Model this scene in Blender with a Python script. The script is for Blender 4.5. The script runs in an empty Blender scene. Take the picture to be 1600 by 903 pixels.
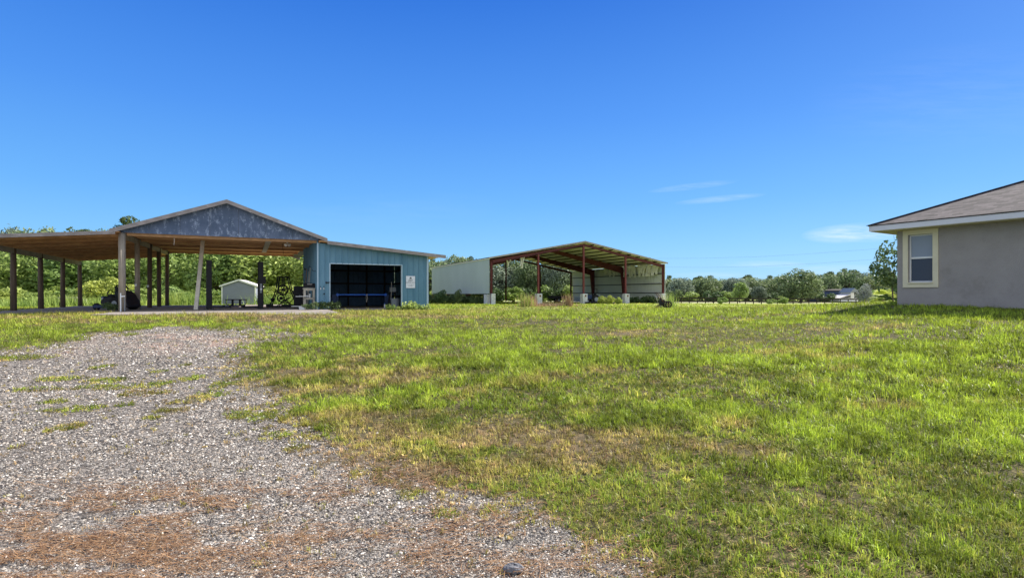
import bpy, math, random
import numpy as np
from mathutils import Vector, Matrix

R = math.radians
random.seed(7)
rng = np.random.default_rng(11)
S = bpy.context.scene
COL = S.collection

# ------------------------------------------------------------------ camera
F = 850.0; CXP = 800.0; HY = 460.0; EYE = 1.6
cam_d = bpy.data.cameras.new('camera'); cam = bpy.data.objects.new('camera', cam_d); COL.objects.link(cam)
cam.location = (0, 0, EYE); cam.rotation_euler = (R(90), 0, 0)
cam_d.sensor_width = 36.0; cam_d.lens = 36.0 * F / 1600.0
cam_d.shift_y = (HY - 451.5) / 1600.0
cam_d.clip_start = 0.05; cam_d.clip_end = 6000
S.camera = cam

# ------------------------------------------------------------------ sun, sky, exposure
SUN_EL = 41.0; SUN_AZ = 60.0          # azimuth clockwise from +Y
sd = Vector((math.cos(R(SUN_EL)) * math.sin(R(SUN_AZ)), math.cos(R(SUN_EL)) * math.cos(R(SUN_AZ)), math.sin(R(SUN_EL))))
sun_d = bpy.data.lights.new('sun', 'SUN'); sun_d.energy = 4.2; sun_d.angle = R(0.53); sun_d.color = (1.0, 0.94, 0.84)
sun = bpy.data.objects.new('sun', sun_d); COL.objects.link(sun)
sun.rotation_euler = (-sd).to_track_quat('-Z', 'Y').to_euler(); sun.location = (30, 20, 40)

W = bpy.data.worlds.new('World'); S.world = W; W.use_nodes = True
nt = W.node_tree; nt.nodes.clear()
def wn(t, **k):
    n = nt.nodes.new(t)
    for a, b in k.items(): setattr(n, a, b)
    return n
def wmath(op, a, b=None, clamp=False):
    n = wn('ShaderNodeMath', operation=op); n.use_clamp = clamp
    for i, x in enumerate((a, b)):
        if x is None: continue
        if isinstance(x, (int, float)): n.inputs[i].default_value = x
        else: nt.links.new(x, n.inputs[i])
    return n.outputs[0]
sky = wn('ShaderNodeTexSky', sky_type='NISHITA'); sky.sun_disc = False
sky.sun_elevation = R(SUN_EL); sky.sun_rotation = R(SUN_AZ)
sky.altitude = 0; sky.air_density = 1.0; sky.dust_density = 0.35; sky.ozone_density = 2.2
hs = wn('ShaderNodeHueSaturation'); hs.inputs['Saturation'].default_value = 1.22; hs.inputs['Value'].default_value = 1.0
hs.inputs['Hue'].default_value = 0.496
nt.links.new(sky.outputs[0], hs.inputs['Color'])
tc = wn('ShaderNodeTexCoord'); sx = wn('ShaderNodeSeparateXYZ'); nt.links.new(tc.outputs['Generated'], sx.inputs[0])
ysafe = wmath('MAXIMUM', sx.outputs[1], 0.05)
u = wmath('DIVIDE', sx.outputs[0], ysafe); v = wmath('DIVIDE', sx.outputs[2], ysafe)
cmb = wn('ShaderNodeCombineXYZ'); nt.links.new(u, cmb.inputs[0]); nt.links.new(v, cmb.inputs[1])
mp = wn('ShaderNodeMapping'); mp.inputs['Scale'].default_value = (6, 42, 1); mp.inputs['Rotation'].default_value = (0, 0, R(-4)); nt.links.new(cmb.outputs[0], mp.inputs[0])
nz = wn('ShaderNodeTexNoise'); nz.inputs['Scale'].default_value = 1.0; nz.inputs['Detail'].default_value = 6; nz.inputs['Roughness'].default_value = .6
nt.links.new(mp.outputs[0], nz.inputs['Vector'])
total = None
# thin high cloud wisps: centre (u, v), half sizes, tilt, strength
for (px, py, a, b, tilt, st) in [(1345, 364, 95, 17, 0.05, 1.0), (1085, 291, 75, 6, 0.12, .30), (1125, 311, 75, 6, 0.10, .36),
                                 (1195, 413, 70, 6, 0.0, .50), (1300, 421, 90, 8, .03, .42), (1130, 430, 90, 6, 0, .25), (600, 330, 200, 30, .05, .05),
                                 (1500, 150, 250, 90, .1, .06)]:
    cu, cv = (px - CXP) / F, (HY - py) / F
    du = wmath('SUBTRACT', u, cu); dv = wmath('SUBTRACT', wmath('SUBTRACT', v, cv), wmath('MULTIPLY', du, tilt))
    q = wmath('ADD', wmath('POWER', wmath('ABSOLUTE', wmath('DIVIDE', du, a / F)), 2.0), wmath('POWER', wmath('ABSOLUTE', wmath('DIVIDE', dv, b / F)), 2.0))
    m = wmath('MULTIPLY', wmath('SUBTRACT', 1.0, q, clamp=True), st * 1.6)
    total = m if total is None else wmath('ADD', total, m)
mp2 = wn('ShaderNodeMapping'); mp2.inputs['Scale'].default_value = (14, 110, 1); mp2.inputs['Rotation'].default_value = (0, 0, R(-6)); nt.links.new(cmb.outputs[0], mp2.inputs[0])
nz2 = wn('ShaderNodeTexNoise'); nz2.inputs['Scale'].default_value = 1.0; nz2.inputs['Detail'].default_value = 7; nz2.inputs['Roughness'].default_value = .7; nt.links.new(mp2.outputs[0], nz2.inputs['Vector'])
nr = wmath('MULTIPLY', wmath('SUBTRACT', wmath('ADD', wmath('MULTIPLY', nz.outputs[0], .55), wmath('MULTIPLY', nz2.outputs[0], .45)), 0.39), 4.2, clamp=True)
cl = wmath('MULTIPLY', wmath('MULTIPLY', total, nr), 0.42, clamp=True)
SKS = 0.13; EXPO = 1.2
gr_ = wn('ShaderNodeValToRGB'); nt.links.new(sx.outputs[2], gr_.inputs[0])
el_ = gr_.color_ramp.elements
while len(el_) < 6: el_.new(.5)
for e_, (p_, c_) in zip(el_, [(0.0, (.26, .62, .98)), (.06, (.215, .56, .98)), (.16, (.13, .43, .95)), (.30, (.07, .29, .88)), (.48, (.02, .16, .71)), (1.0, (.02, .09, .45))]):
    e_.position = p_; e_.color = (*c_, 1)
gs_ = wn('ShaderNodeVectorMath', operation='SCALE'); nt.links.new(gr_.outputs[0], gs_.inputs[0]); gs_.inputs['Scale'].default_value = 1 / (SKS * 2 ** EXPO)
gm_ = wn('ShaderNodeMix', data_type='RGBA'); gm_.inputs[0].default_value = .92; nt.links.new(hs.outputs[0], gm_.inputs[6]); nt.links.new(gs_.outputs[0], gm_.inputs[7])
mx = wn('ShaderNodeMix', data_type='RGBA'); nt.links.new(cl, mx.inputs[0]); nt.links.new(gm_.outputs[2], mx.inputs[6])
mx.inputs[7].default_value = (3.4, 3.75, 4.0, 1)
# unseen broken white cloud added behind the camera as fill light
nzb = wn('ShaderNodeTexNoise'); nzb.inputs['Scale'].default_value = 2.6; nzb.inputs['Detail'].default_value = 6; nt.links.new(tc.outputs['Generated'], nzb.inputs['Vector'])
cb1 = wmath('MULTIPLY', wmath('SUBTRACT', nzb.outputs[0], .34), 5.0, clamp=True)
cb2 = wmath('MULTIPLY', wmath('SUBTRACT', wmath('MULTIPLY', sx.outputs[1], -1.0), -.02), 3.0, clamp=True)
cb3 = wmath('MULTIPLY', wmath('MULTIPLY', cb1, cb2), .9)
mxb = wn('ShaderNodeMix', data_type='RGBA'); nt.links.new(cb3, mxb.inputs[0]); nt.links.new(mx.outputs[2], mxb.inputs[6]); mxb.inputs[7].default_value = (4.1, 4.2, 4.35, 1)
bg = wn('ShaderNodeBackground'); bg.inputs[1].default_value = SKS; nt.links.new(mxb.outputs[2], bg.inputs[0])
wo = wn('ShaderNodeOutputWorld'); nt.links.new(bg.outputs[0], wo.inputs[0])
S.view_settings.view_transform = 'Standard'; S.view_settings.look = 'None'
S.view_settings.exposure = EXPO; S.view_settings.gamma = 1.0; S.view_settings.use_curve_mapping = False
S.cycles.max_bounces = 6; S.cycles.diffuse_bounces = 3; S.cycles.transparent_max_bounces = 8
S.cycles.use_denoising = True
try: S.cycles.sample_clamp_indirect = 6
except Exception: pass

# ------------------------------------------------------------------ numeric helpers
def sstep(a, b, x):
    t = np.clip((x - a) / (b - a), 0, 1); return t * t * (3 - 2 * t)
def _hash(ix, iy, seed):
    n = (ix.astype(np.int64) * 374761393 + iy.astype(np.int64) * 668265263 + seed * 974634777) & 0x7fffffff
    n = ((n ^ (n >> 13)) * 1274126177) & 0x7fffffff
    return ((n ^ (n >> 16)) & 0xffff) / 65535.0
def vnoise(x, y, seed=0):
    x = np.asarray(x, float); y = np.asarray(y, float)
    ix = np.floor(x); iy = np.floor(y); fx = x - ix; fy = y - iy
    fx = fx * fx * (3 - 2 * fx); fy = fy * fy * (3 - 2 * fy)
    a = _hash(ix, iy, seed); b = _hash(ix + 1, iy, seed); c = _hash(ix, iy + 1, seed); d = _hash(ix + 1, iy + 1, seed)
    return (a * (1 - fx) + b * fx) * (1 - fy) + (c * (1 - fx) + d * fx) * fy
def fbm(x, y, seed=0, o=4):
    s = 0; a = .5; t = 0
    for i in range(o):
        s = s + a * vnoise(x * 2 ** i + 17.3 * i, y * 2 ** i - 9.1 * i, seed + i); t += a; a *= .5
    return s / t

TP = np.array([(0, -4, 0), (0, 3, 0), (-8, -4, 0), (8, -4, .05), (-6, 4, .02), (6, 4, .06), (-14, 6, .12), (12, 5, .35), (-9, 15.5, .60), (-4, 10, .30), (2, 10, .34), (7, 10, .50), (11, 11, .85),
               (-17.5, 24.0, .79), (-8, 28, .74), (-20, 40, .72), (-12, 20.3, .795), (-6.5, 20.8, .80), (-4.5, 31, .73), (-26, 34, .72), (-24, 22, .70), (-25, 45, .68), (-40, 30, .6), (-18, 14, .50), (-30, 14, .45),
               (13, 18.5, 1.22), (15.5, 15, 1.15), (20, 25, 1.10), (18, 9, 1.0), (26, 14, 1.15), (9, 18, .93), (14, 30, .80), (30, 35, .60),
               (1, 16, .64), (0, 24, .78), (1, 34, .78), (4, 45, .68), (-2, 58, .54), (19, 67, .50), (8, 76, .48), (-11, 78, .46), (22, 50, .30), (40, 60, .05), (-35, 65, .5), (-55, 60, .4),
               (40, 112, -.40), (0, 120, 0), (80, 112, -.45), (-60, 110, .1), (60, 70, -.1), (130, 150, -.6), (60, 160, -.6), (0, 180, -.5), (-90, 160, -.3), (-90, 40, .4), (100, 60, .1), (120, 0, .3), (-100, 0, .1), (60, 0, .6), (-50, 0, .2)], float)
def _phi(r2): return np.sqrt(r2 + 16.0)
_A = _phi(((TP[:, None, :2] - TP[None, :, :2]) ** 2).sum(-1))
_w = np.linalg.solve(_A + np.eye(len(TP)) * 1e-6, TP[:, 2] - .3)
def gz(x, y):
    x = np.asarray(x, float); y = np.asarray(y, float); sh = x.shape; x = x.ravel(); y = y.ravel(); out = np.empty(x.size)
    for i in range(0, x.size, 100000):
        xx = np.clip(x[i:i + 100000], -140, 140); yy = np.clip(y[i:i + 100000], -30, 190)
        out[i:i + 100000] = _phi((xx[:, None] - TP[None, :, 0]) ** 2 + (yy[:, None] - TP[None, :, 1]) ** 2) @ _w + .3
    out = np.clip(out, -1.0, 1.35)
    out = out + (fbm(x * .45, y * .45, 5, 3) - .5) * .05 * sstep(3, 10, y)
    return out.reshape(sh)
def gz1(x, y): return float(gz(np.array([x]), np.array([y]))[0])
def onground(px, py):
    """pixel -> ground point"""
    r = (px - CXP) / F; k = (py - HY) / F
    Y = 3.0
    for _ in range(60):
        Yn = (EYE - gz1(r * Y, Y)) / k; Y = .6 * Y + .4 * min(max(Yn, 1.0), 160)
    return (r * Y, Y)
def at(px, Y): return ((px - CXP) / F * Y, Y)
def zz(py, Y): return EYE + (HY - py) * Y / F

# ------------------------------------------------------------------ materials
def mat(name, col, rough=.8, var=.12, scale=6, metal=0, bump=0, bscale=30, col2=None, stretch=None, spec=.3, dirt=None):
    m = bpy.data.materials.new(name); m.use_nodes = True; t = m.node_tree; b = t.nodes['Principled BSDF']
    b.inputs['Roughness'].default_value = rough; b.inputs['Metallic'].default_value = metal; b.inputs['Specular IOR Level'].default_value = spec
    tcn = t.nodes.new('ShaderNodeTexCoord'); mpn = t.nodes.new('ShaderNodeMapping'); t.links.new(tcn.outputs['Object'], mpn.inputs[0])
    mpn.inputs['Scale'].default_value = stretch or (1, 1, 1)
    n = t.nodes.new('ShaderNodeTexNoise'); n.inputs['Scale'].default_value = scale; n.inputs['Detail'].default_value = 6; n.inputs['Roughness'].default_value = .65
    t.links.new(mpn.outputs[0], n.inputs['Vector'])
    r = t.nodes.new('ShaderNodeValToRGB'); t.links.new(n.outputs[0], r.inputs[0])
    c1 = tuple(max(0, x * (1 - var)) for x in col); c2 = col2 or tuple(min(1, x * (1 + var)) for x in col)
    r.color_ramp.elements[0].position = .35; r.color_ramp.elements[1].position = .66
    r.color_ramp.elements[0].color = (*c1, 1); r.color_ramp.elements[1].color = (*c2, 1)
    out = r.outputs[0]
    if dirt:
        n2 = t.nodes.new('ShaderNodeTexNoise'); n2.inputs['Scale'].default_value = dirt[1]; n2.inputs['Detail'].default_value = 8; n2.inputs['Roughness'].default_value = .75
        t.links.new(mpn.outputs[0], n2.inputs['Vector'])
        r2 = t.nodes.new('ShaderNodeValToRGB'); t.links.new(n2.outputs[0], r2.inputs[0]); r2.color_ramp.elements[0].position = dirt[2]; r2.color_ramp.elements[1].position = dirt[2] + .14
        mm = t.nodes.new('ShaderNodeMix'); mm.data_type = 'RGBA'; t.links.new(r2.outputs[0], mm.inputs[0]); t.links.new(out, mm.inputs[6]); mm.inputs[7].default_value = (*dirt[0], 1); out = mm.outputs[2]
    t.links.new(out, b.inputs['Base Color'])
    if bump:
        n3 = t.nodes.new('ShaderNodeTexNoise'); n3.inputs['Scale'].default_value = bscale; n3.inputs['Detail'].default_value = 4; t.links.new(mpn.outputs[0], n3.inputs['Vector'])
        bp = t.nodes.new('ShaderNodeBump'); bp.inputs['Strength'].default_value = bump; bp.inputs['Distance'].default_value = .02
        t.links.new(n3.outputs[0], bp.inputs['Height']); t.links.new(bp.outputs[0], b.inputs['Normal'])
    return m
def leafmat(name, c1, c2, trans=.35, rough=.6, hue=.02):
    m = bpy.data.materials.new(name); m.use_nodes = True; t = m.node_tree; b = t.nodes['Principled BSDF']; o = t.nodes['Material Output']
    at_ = t.nodes.new('ShaderNodeAttribute'); at_.attribute_name = 'tone'
    r = t.nodes.new('ShaderNodeMix'); r.data_type = 'RGBA'; r.inputs[6].default_value = (*c1, 1); r.inputs[7].default_value = (*c2, 1)
    t.links.new(at_.outputs['Fac'], r.inputs[0])
    oi = t.nodes.new('ShaderNodeObjectInfo'); h = t.nodes.new('ShaderNodeHueSaturation')
    mr = t.nodes.new('ShaderNodeMapRange'); mr.inputs[3].default_value = .5 - hue; mr.inputs[4].default_value = .5 + hue; t.links.new(oi.outputs['Random'], mr.inputs[0]); t.links.new(mr.outputs[0], h.inputs['Hue'])
    mv = t.nodes.new('ShaderNodeMapRange'); mv.inputs[3].default_value = 1.2; mv.inputs[4].default_value = .8; t.links.new(oi.outputs['Random'], mv.inputs[0]); t.links.new(mv.outputs[0], h.inputs['Value'])
    t.links.new(r.outputs[2], h.inputs['Color'])
    b.inputs['Roughness'].default_value = rough; b.inputs['Specular IOR Level'].default_value = .35
    t.links.new(h.outputs[0], b.inputs['Base Color'])
    tr = t.nodes.new('ShaderNodeBsdfTranslucent'); t.links.new(h.outputs[0], tr.inputs[0])
    ms = t.nodes.new('ShaderNodeMixShader'); ms.inputs[0].default_value = trans
    t.links.new(b.outputs[0], ms.inputs[1]); t.links.new(tr.outputs[0], ms.inputs[2]); t.links.new(ms.outputs[0], o.inputs[0])
    return m
def vcolmat(name, rough=.7, trans=.0, spec=.25):
    m = bpy.data.materials.new(name); m.use_nodes = True; t = m.node_tree; b = t.nodes['Principled BSDF']; o = t.nodes['Material Output']
    a = t.nodes.new('ShaderNodeAttribute'); a.attribute_name = 'tint'; t.links.new(a.outputs['Color'], b.inputs['Base Color'])
    b.inputs['Roughness'].default_value = rough; b.inputs['Specular IOR Level'].default_value = spec
    if trans:
        tr = t.nodes.new('ShaderNodeBsdfTranslucent'); t.links.new(a.outputs['Color'], tr.inputs[0])
        ms = t.nodes.new('ShaderNodeMixShader'); ms.inputs[0].default_value = trans
        t.links.new(b.outputs[0], ms.inputs[1]); t.links.new(tr.outputs[0], ms.inputs[2]); t.links.new(ms.outputs[0], o.inputs[0])
    return m
M = {}
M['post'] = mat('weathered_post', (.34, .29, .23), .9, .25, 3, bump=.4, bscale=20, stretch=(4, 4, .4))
M['ply'] = mat('plywood_ceiling', (.72, .36, .16), .85, .25, 1.2, col2=(.88, .54, .28), stretch=(.5, 2.5, 1), dirt=((.20, .09, .04), 2.0, .56))
M['joist'] = mat('joist_wood', (.42, .24, .12), .85, .2, 3)
M['postshade'] = mat('shaded_post', (.13, .095, .07), .9, .25, 3, bump=.4, bscale=20, stretch=(4, 4, .4))  # same wood as weathered_post, shade contrast put into its colour
M['beam'] = mat('grey_beam', (.27, .25, .22), .9, .2, 3)
M['girtdark'] = mat('dark_bay_framing', (.03, .025, .025), .9, .2, 3)
M['palewood'] = mat('pale_wood', (.5, .46, .38), .85, .15, 3)
M['gable'] = mat('painted_gable_board', (.085, .125, .20), .8, .15, 1.5, col2=(.13, .17, .26), stretch=(1.2, 1, .7), dirt=((.36, .43, .56), 4.2, .52))
M['fascia'] = mat('weathered_fascia', (.30, .265, .25), .85, .2, 2, stretch=(1, 1, 3), dirt=((.55, .52, .50), 3, .55))
M['shingle_dark'] = mat('dark_roofing', (.07, .075, .09), .8, .2, 4)
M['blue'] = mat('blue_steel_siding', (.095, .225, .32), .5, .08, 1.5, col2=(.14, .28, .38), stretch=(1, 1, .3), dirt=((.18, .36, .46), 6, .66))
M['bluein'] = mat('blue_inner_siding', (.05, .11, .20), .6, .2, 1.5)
M['bluetrim'] = mat('pale_blue_trim', (.42, .55, .64), .5, .08, 2)
M['concrete'] = mat('concrete', (.27, .24, .215), .9, .18, .8, bump=.2, dirt=((.17, .14, .11), 1.5, .50))
M['red'] = mat('red_oxide_steel', (.105, .024, .024), .6, .2, 2)
M['redlight'] = mat('red_oxide_post', (.15, .035, .035), .55, .2, 2)
M['creamshade'] = mat('shaded_cream_sheet', (.36, .41, .42), .6, .05, .5, stretch=(1, 1, .4))  # same sheet as cream, left wall's shade put into the colour
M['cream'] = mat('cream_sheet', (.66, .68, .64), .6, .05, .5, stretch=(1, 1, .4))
M['insul'] = mat('foil_insulation', (.84, .78, .88), .8, .04, 2, col2=(.88, .82, .91))
M['insulwhite'] = mat('torn_insulation', (.84, .82, .74), .9, .06, 6, bump=.5, bscale=8)
M['girt'] = mat('girt_steel', (.11, .11, .12), .6, .2, 2)
M['block'] = mat('painted_concrete_pier', (.52, .53, .54), .9, .2, 4, bump=.3, dirt=((.25, .25, .26), 5, .58))
M['black'] = mat('black_metal', (.012, .012, .015), .55, .3, 5)
M['darkblue'] = mat('dark_blue_paint', (.02, .04, .10), .55, .2, 4)
M['blueframe'] = mat('bright_blue_paint', (.03, .14, .60), .4, .1, 4)
M['white'] = mat('white_paint', (.72, .72, .70), .6, .06, 3)
M['shedwall'] = mat('shed_vinyl_wall', (.20, .22, .285), .7, .05, 1)
M['stucco'] = mat('grey_stucco', (.33, .30, .275), .95, .08, 1.2, bump=.9, bscale=45, dirt=((.265, .24, .215), .9, .53))
M['trim'] = mat('cream_stucco_trim', (.66, .60, .42), .9, .05, 2)
M['whitefascia'] = mat('white_fascia', (.62, .62, .64), .6, .04, 2)
M['greyplastic'] = mat('grey_plastic', (.25, .28, .30), .6, .1, 3)
M['rust'] = mat('rusty_metal', (.14, .06, .03), .85, .4, 8)
M['bark'] = mat('bark', (.12, .095, .075), .95, .3, 6, bump=.5, stretch=(3, 3, .7))
M['fence'] = mat('dark_fence_wood', (.035, .028, .024), .9, .3, 3)
M['tarp'] = mat('black_tarp', (.01, .01, .015), .5, .3, 4)
M['rubber'] = mat('rubber', (.015, .015, .016), .9, .2, 8)
M['pipewhite'] = mat('pvc', (.78, .78, .78), .4, .03, 3)
M['ink'] = mat('sign_ink', (.02, .02, .025), .6, .05, 3)
M['signface'] = mat('sign_face', (.72, .74, .80), .4, .04, 4)
M['pale_roof'] = mat('pale_metal_roof', (.75, .70, .66), .5, .06, 1)
M['rock'] = mat('dark_rock', (.16, .16, .17), .95, .4, 20, bump=.8, bscale=40)
# glass
g = bpy.data.materials.new('window_glass'); g.use_nodes = True; b = g.node_tree.nodes['Principled BSDF']
b.inputs['Base Color'].default_value = (.03, .045, .07, 1); b.inputs['Roughness'].default_value = .03; b.inputs['Specular IOR Level'].default_value = .9
M['glass'] = g
g2 = g.copy(); g2.name = 'window_glass_over_blind'; g2.node_tree.nodes['Principled BSDF'].inputs['Base Color'].default_value = (.20, .24, .30, 1); g2.node_tree.nodes['Principled BSDF'].inputs['Specular IOR Level'].default_value = .5; g2.node_tree.nodes['Principled BSDF'].inputs['Roughness'].default_value = .1; M['glassblind'] = g2
b.inputs['Base Color'].default_value = (.015, .03, .06, 1); b.inputs['Specular IOR Level'].default_value = .35
# blinds seen behind the panes
bl = bpy.data.materials.new('blind_slats'); bl.use_nodes = True; t = bl.node_tree; b = t.nodes['Principled BSDF']
b.inputs['Base Color'].default_value = (.5, .52, .55, 1); M['blind'] = bl
# house shingles
sh = bpy.data.materials.new('asphalt_shingles'); sh.use_nodes = True; t = sh.node_tree; b = t.nodes['Principled BSDF']; b.inputs['Roughness'].default_value = .95
uvn = t.nodes.new('ShaderNodeUVMap'); br = t.nodes.new('ShaderNodeTexBrick')
br.inputs['Scale'].default_value = 1; br.inputs['Brick Width'].default_value = .28; br.inputs['Row Height'].default_value = .14; br.inputs['Mortar Size'].default_value = .006
br.inputs['Color1'].default_value = (.12, .10, .10, 1); br.inputs['Color2'].default_value = (.018, .016, .018, 1); br.inputs['Mortar'].default_value = (.07, .055, .05, 1); br.inputs['Bias'].default_value = -.1
n = t.nodes.new('ShaderNodeTexNoise'); n.inputs['Scale'].default_value = 4.0; n.inputs['Detail'].default_value = 5
t.links.new(uvn.outputs[0], br.inputs['Vector']); t.links.new(uvn.outputs[0], n.inputs['Vector'])
mxx = t.nodes.new('ShaderNodeMix'); mxx.data_type = 'RGBA'; mxx.blend_type = 'MULTIPLY'; mxx.inputs[0].default_value = .6
rr = t.nodes.new('ShaderNodeValToRGB'); rr.color_ramp.elements[0].position = .3; rr.color_ramp.elements[0].color = (.45, .42, .42, 1); rr.color_ramp.elements[1].position = .65; t.links.new(n.outputs[0], rr.inputs[0])
t.links.new(br.outputs[0], mxx.inputs[6]); t.links.new(rr.outputs[0], mxx.inputs[7]); t.links.new(mxx.outputs[2], b.inputs['Base Color'])
M['shingle'] = sh
# foliage
M['leaf_bright'] = leafmat('bright_leaves', (.09, .15, .03), (.48, .60, .17), .42)
M['leaf_oak'] = leafmat('oak_leaves', (.055, .09, .04), (.30, .38, .17), .35)
M['leaf_grey'] = leafmat('grey_green_leaves', (.075, .11, .075), (.36, .43, .30), .35, hue=.01)
M['leaf_dark'] = leafmat('dark_leaves', (.045, .085, .03), (.15, .22, .08), .3)
M['leaf_pine'] = leafmat('pine_needles', (.05, .085, .025), (.20, .25, .08), .3)
M['leaf_silver'] = leafmat('silver_leaves', (.20, .22, .20), (.42, .44, .42), .2, hue=0)
M['leaf_yellow'] = leafmat('yellow_green_leaves', (.15, .21, .04), (.46, .55, .12), .42)
M['leaf_waxy'] = leafmat('waxy_leaves', (.05, .09, .03), (.26, .33, .13), .25, rough=.3)
M['dry'] = leafmat('dry_stalks', (.22, .11, .06), (.50, .34, .20), .3)
M['plume'] = leafmat('plume_stalks', (.35, .34, .24), (.62, .58, .44), .3)
M['weedgrass'] = leafmat('tall_grass', (.12, .19, .035), (.42, .53, .12), .4)

# ------------------------------------------------------------------ mesh builder
class MB:
    def __init__(s): s.v = []; s.f = []; s.uv = None
    def box(s, x0, x1, y0, y1, z0, z1):
        s.bx(Matrix.Translation(((x0 + x1) / 2, (y0 + y1) / 2, (z0 + z1) / 2)), abs(x1 - x0), abs(y1 - y0), abs(z1 - z0)); return s
    def bx(s, mtx, a, b_, c):
        n = len(s.v)
        for x in (-.5, .5):
            for y in (-.5, .5):
                for z in (-.5, .5): s.v.append(tuple(mtx @ Vector((x * a, y * b_, z * c))))
        for q in ((0, 1, 3, 2), (4, 6, 7, 5), (0, 4, 5, 1), (2, 3, 7, 6), (0, 2, 6, 4), (1, 5, 7, 3)): s.f.append(tuple(n + i for i in q))
        return s
    def bar(s, p, q, w, h, up=(0, 0, 1)):
        p = Vector(p); q = Vector(q); d = q - p; L = d.length; d.normalize(); up = Vector(up)
        if abs(d.dot(up)) > .98: up = Vector((0, 1, 0))
        x = d.cross(up).normalized(); z = x.cross(d).normalized()
        m = Matrix((x, d, z)).transposed().to_4x4(); m.translation = (p + q) / 2
        return s.bx(m, w, L, h)
    def tube(s, p, q, r, n=10, r2=None):
        p = Vector(p); q = Vector(q); r2 = r if r2 is None else r2; d = (q - p).normalized()
        a = d.orthogonal().normalized(); b_ = d.cross(a); k = len(s.v)
        for c, rad in ((p, r), (q, r2)):
            for i in range(n):
                t_ = 2 * math.pi * i / n; s.v.append(tuple(c + a * math.cos(t_) * rad + b_ * math.sin(t_) * rad))
        for i in range(n): s.f.append((k + i, k + (i + 1) % n, k + n + (i + 1) % n, k + n + i))
        s.f.append(tuple(k + n - 1 - i for i in range(n))); s.f.append(tuple(k + n + i for i in range(n)))
        return s
    def path(s, pts, r, n=8):
        for a, b_ in zip(pts[:-1], pts[1:]): s.tube(a, b_, r, n)
        return s
    def ring(s, c, nrm, Rr, r, n=28, m=6, a0=0, a1=2 * math.pi):
        c = Vector(c); nrm = Vector(nrm).normalized(); a = nrm.orthogonal().normalized(); b_ = nrm.cross(a); k = len(s.v)
        closed = abs(a1 - a0 - 2 * math.pi) < 1e-6; N = n if closed else n + 1
        for i in range(N):
            t_ = a0 + (a1 - a0) * i / n; d = a * math.cos(t_) + b_ * math.sin(t_)
            for j in range(m):
                p_ = 2 * math.pi * j / m; s.v.append(tuple(c + d * (Rr + r * math.cos(p_)) + nrm * r * math.sin(p_)))
        for i in range(n):
            i2 = (i + 1) % N
            for j in range(m): s.f.append((k + i * m + j, k + i * m + (j + 1) % m, k + i2 * m + (j + 1) % m, k + i2 * m + j))
        return s
    def ball(s, c, r, n=12, m=8):
        if isinstance(r, (int, float)): r = (r, r, r)
        k = len(s.v)
        for j in range(m + 1):
            ph = math.pi * j / m
            for i in range(n):
                th = 2 * math.pi * i / n; s.v.append((c[0] + r[0] * math.sin(ph) * math.cos(th), c[1] + r[1] * math.sin(ph) * math.sin(th), c[2] + r[2] * math.cos(ph)))
        for j in range(m):
            for i in range(n): s.f.append((k + j * n + i, k + (j + 1) * n + i, k + (j + 1) * n + (i + 1) % n, k + j * n + (i + 1) % n))
        return s
    def prism(s, pts, ext):
        k = len(s.v); n = len(pts); e = Vector(ext)
        for p in pts: s.v.append(tuple(p))
        for p in pts: s.v.append(tuple(Vector(p) + e))
        s.f.append(tuple(k + i for i in reversed(range(n)))); s.f.append(tuple(k + n + i for i in range(n)))
        for i in range(n): s.f.append((k + i, k + (i + 1) % n, k + n + (i + 1) % n, k + n + i))
        return s
    def poly(s, pts):
        k = len(s.v); s.v += [tuple(p) for p in pts]; s.f.append(tuple(range(k, k + len(pts)))); return s
    def build(s, name, m, parent=None, smooth=False, bevel=0, kind=None, label=None):
        me = bpy.data.meshes.new(name); me.from_pydata(s.v, [], s.f)
        import bmesh
        bm = bmesh.new(); bm.from_mesh(me)
        bmesh.ops.recalc_face_normals(bm, faces=bm.faces); bm.to_mesh(me); bm.free()
        me.materials.append(m if not isinstance(m, str) else M[m])
        if smooth:
            me.shade_smooth() if hasattr(me, 'shade_smooth') else None
        o = bpy.data.objects.new(name, me); COL.objects.link(o)
        if parent: o.parent = parent
        if bevel:
            b2 = o.modifiers.new('bevel', 'BEVEL'); b2.width = bevel; b2.segments = 2; b2.limit_method = 'ANGLE'
        if kind: o['kind'] = kind
        if label: o['label'] = label
        return o
def thing(name, label, cat, loc, rz=0, group=None):
    o = bpy.data.objects.new(name, None); COL.objects.link(o); o.location = loc; o.rotation_euler = (0, 0, rz); o.empty_display_size = .2
    o['label'] = label; o['category'] = cat
    if group: o['group'] = group
    return o
def tag(o, label, cat, group=None):
    o['label'] = label; o['category'] = cat
    if group: o['group'] = group
    return o
def copytree(o, parent=None):
    c = o.copy(); COL.objects.link(c)
    if parent: c.parent = parent
    for ch in list(o.children): copytree(ch, c)
    return c
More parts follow.
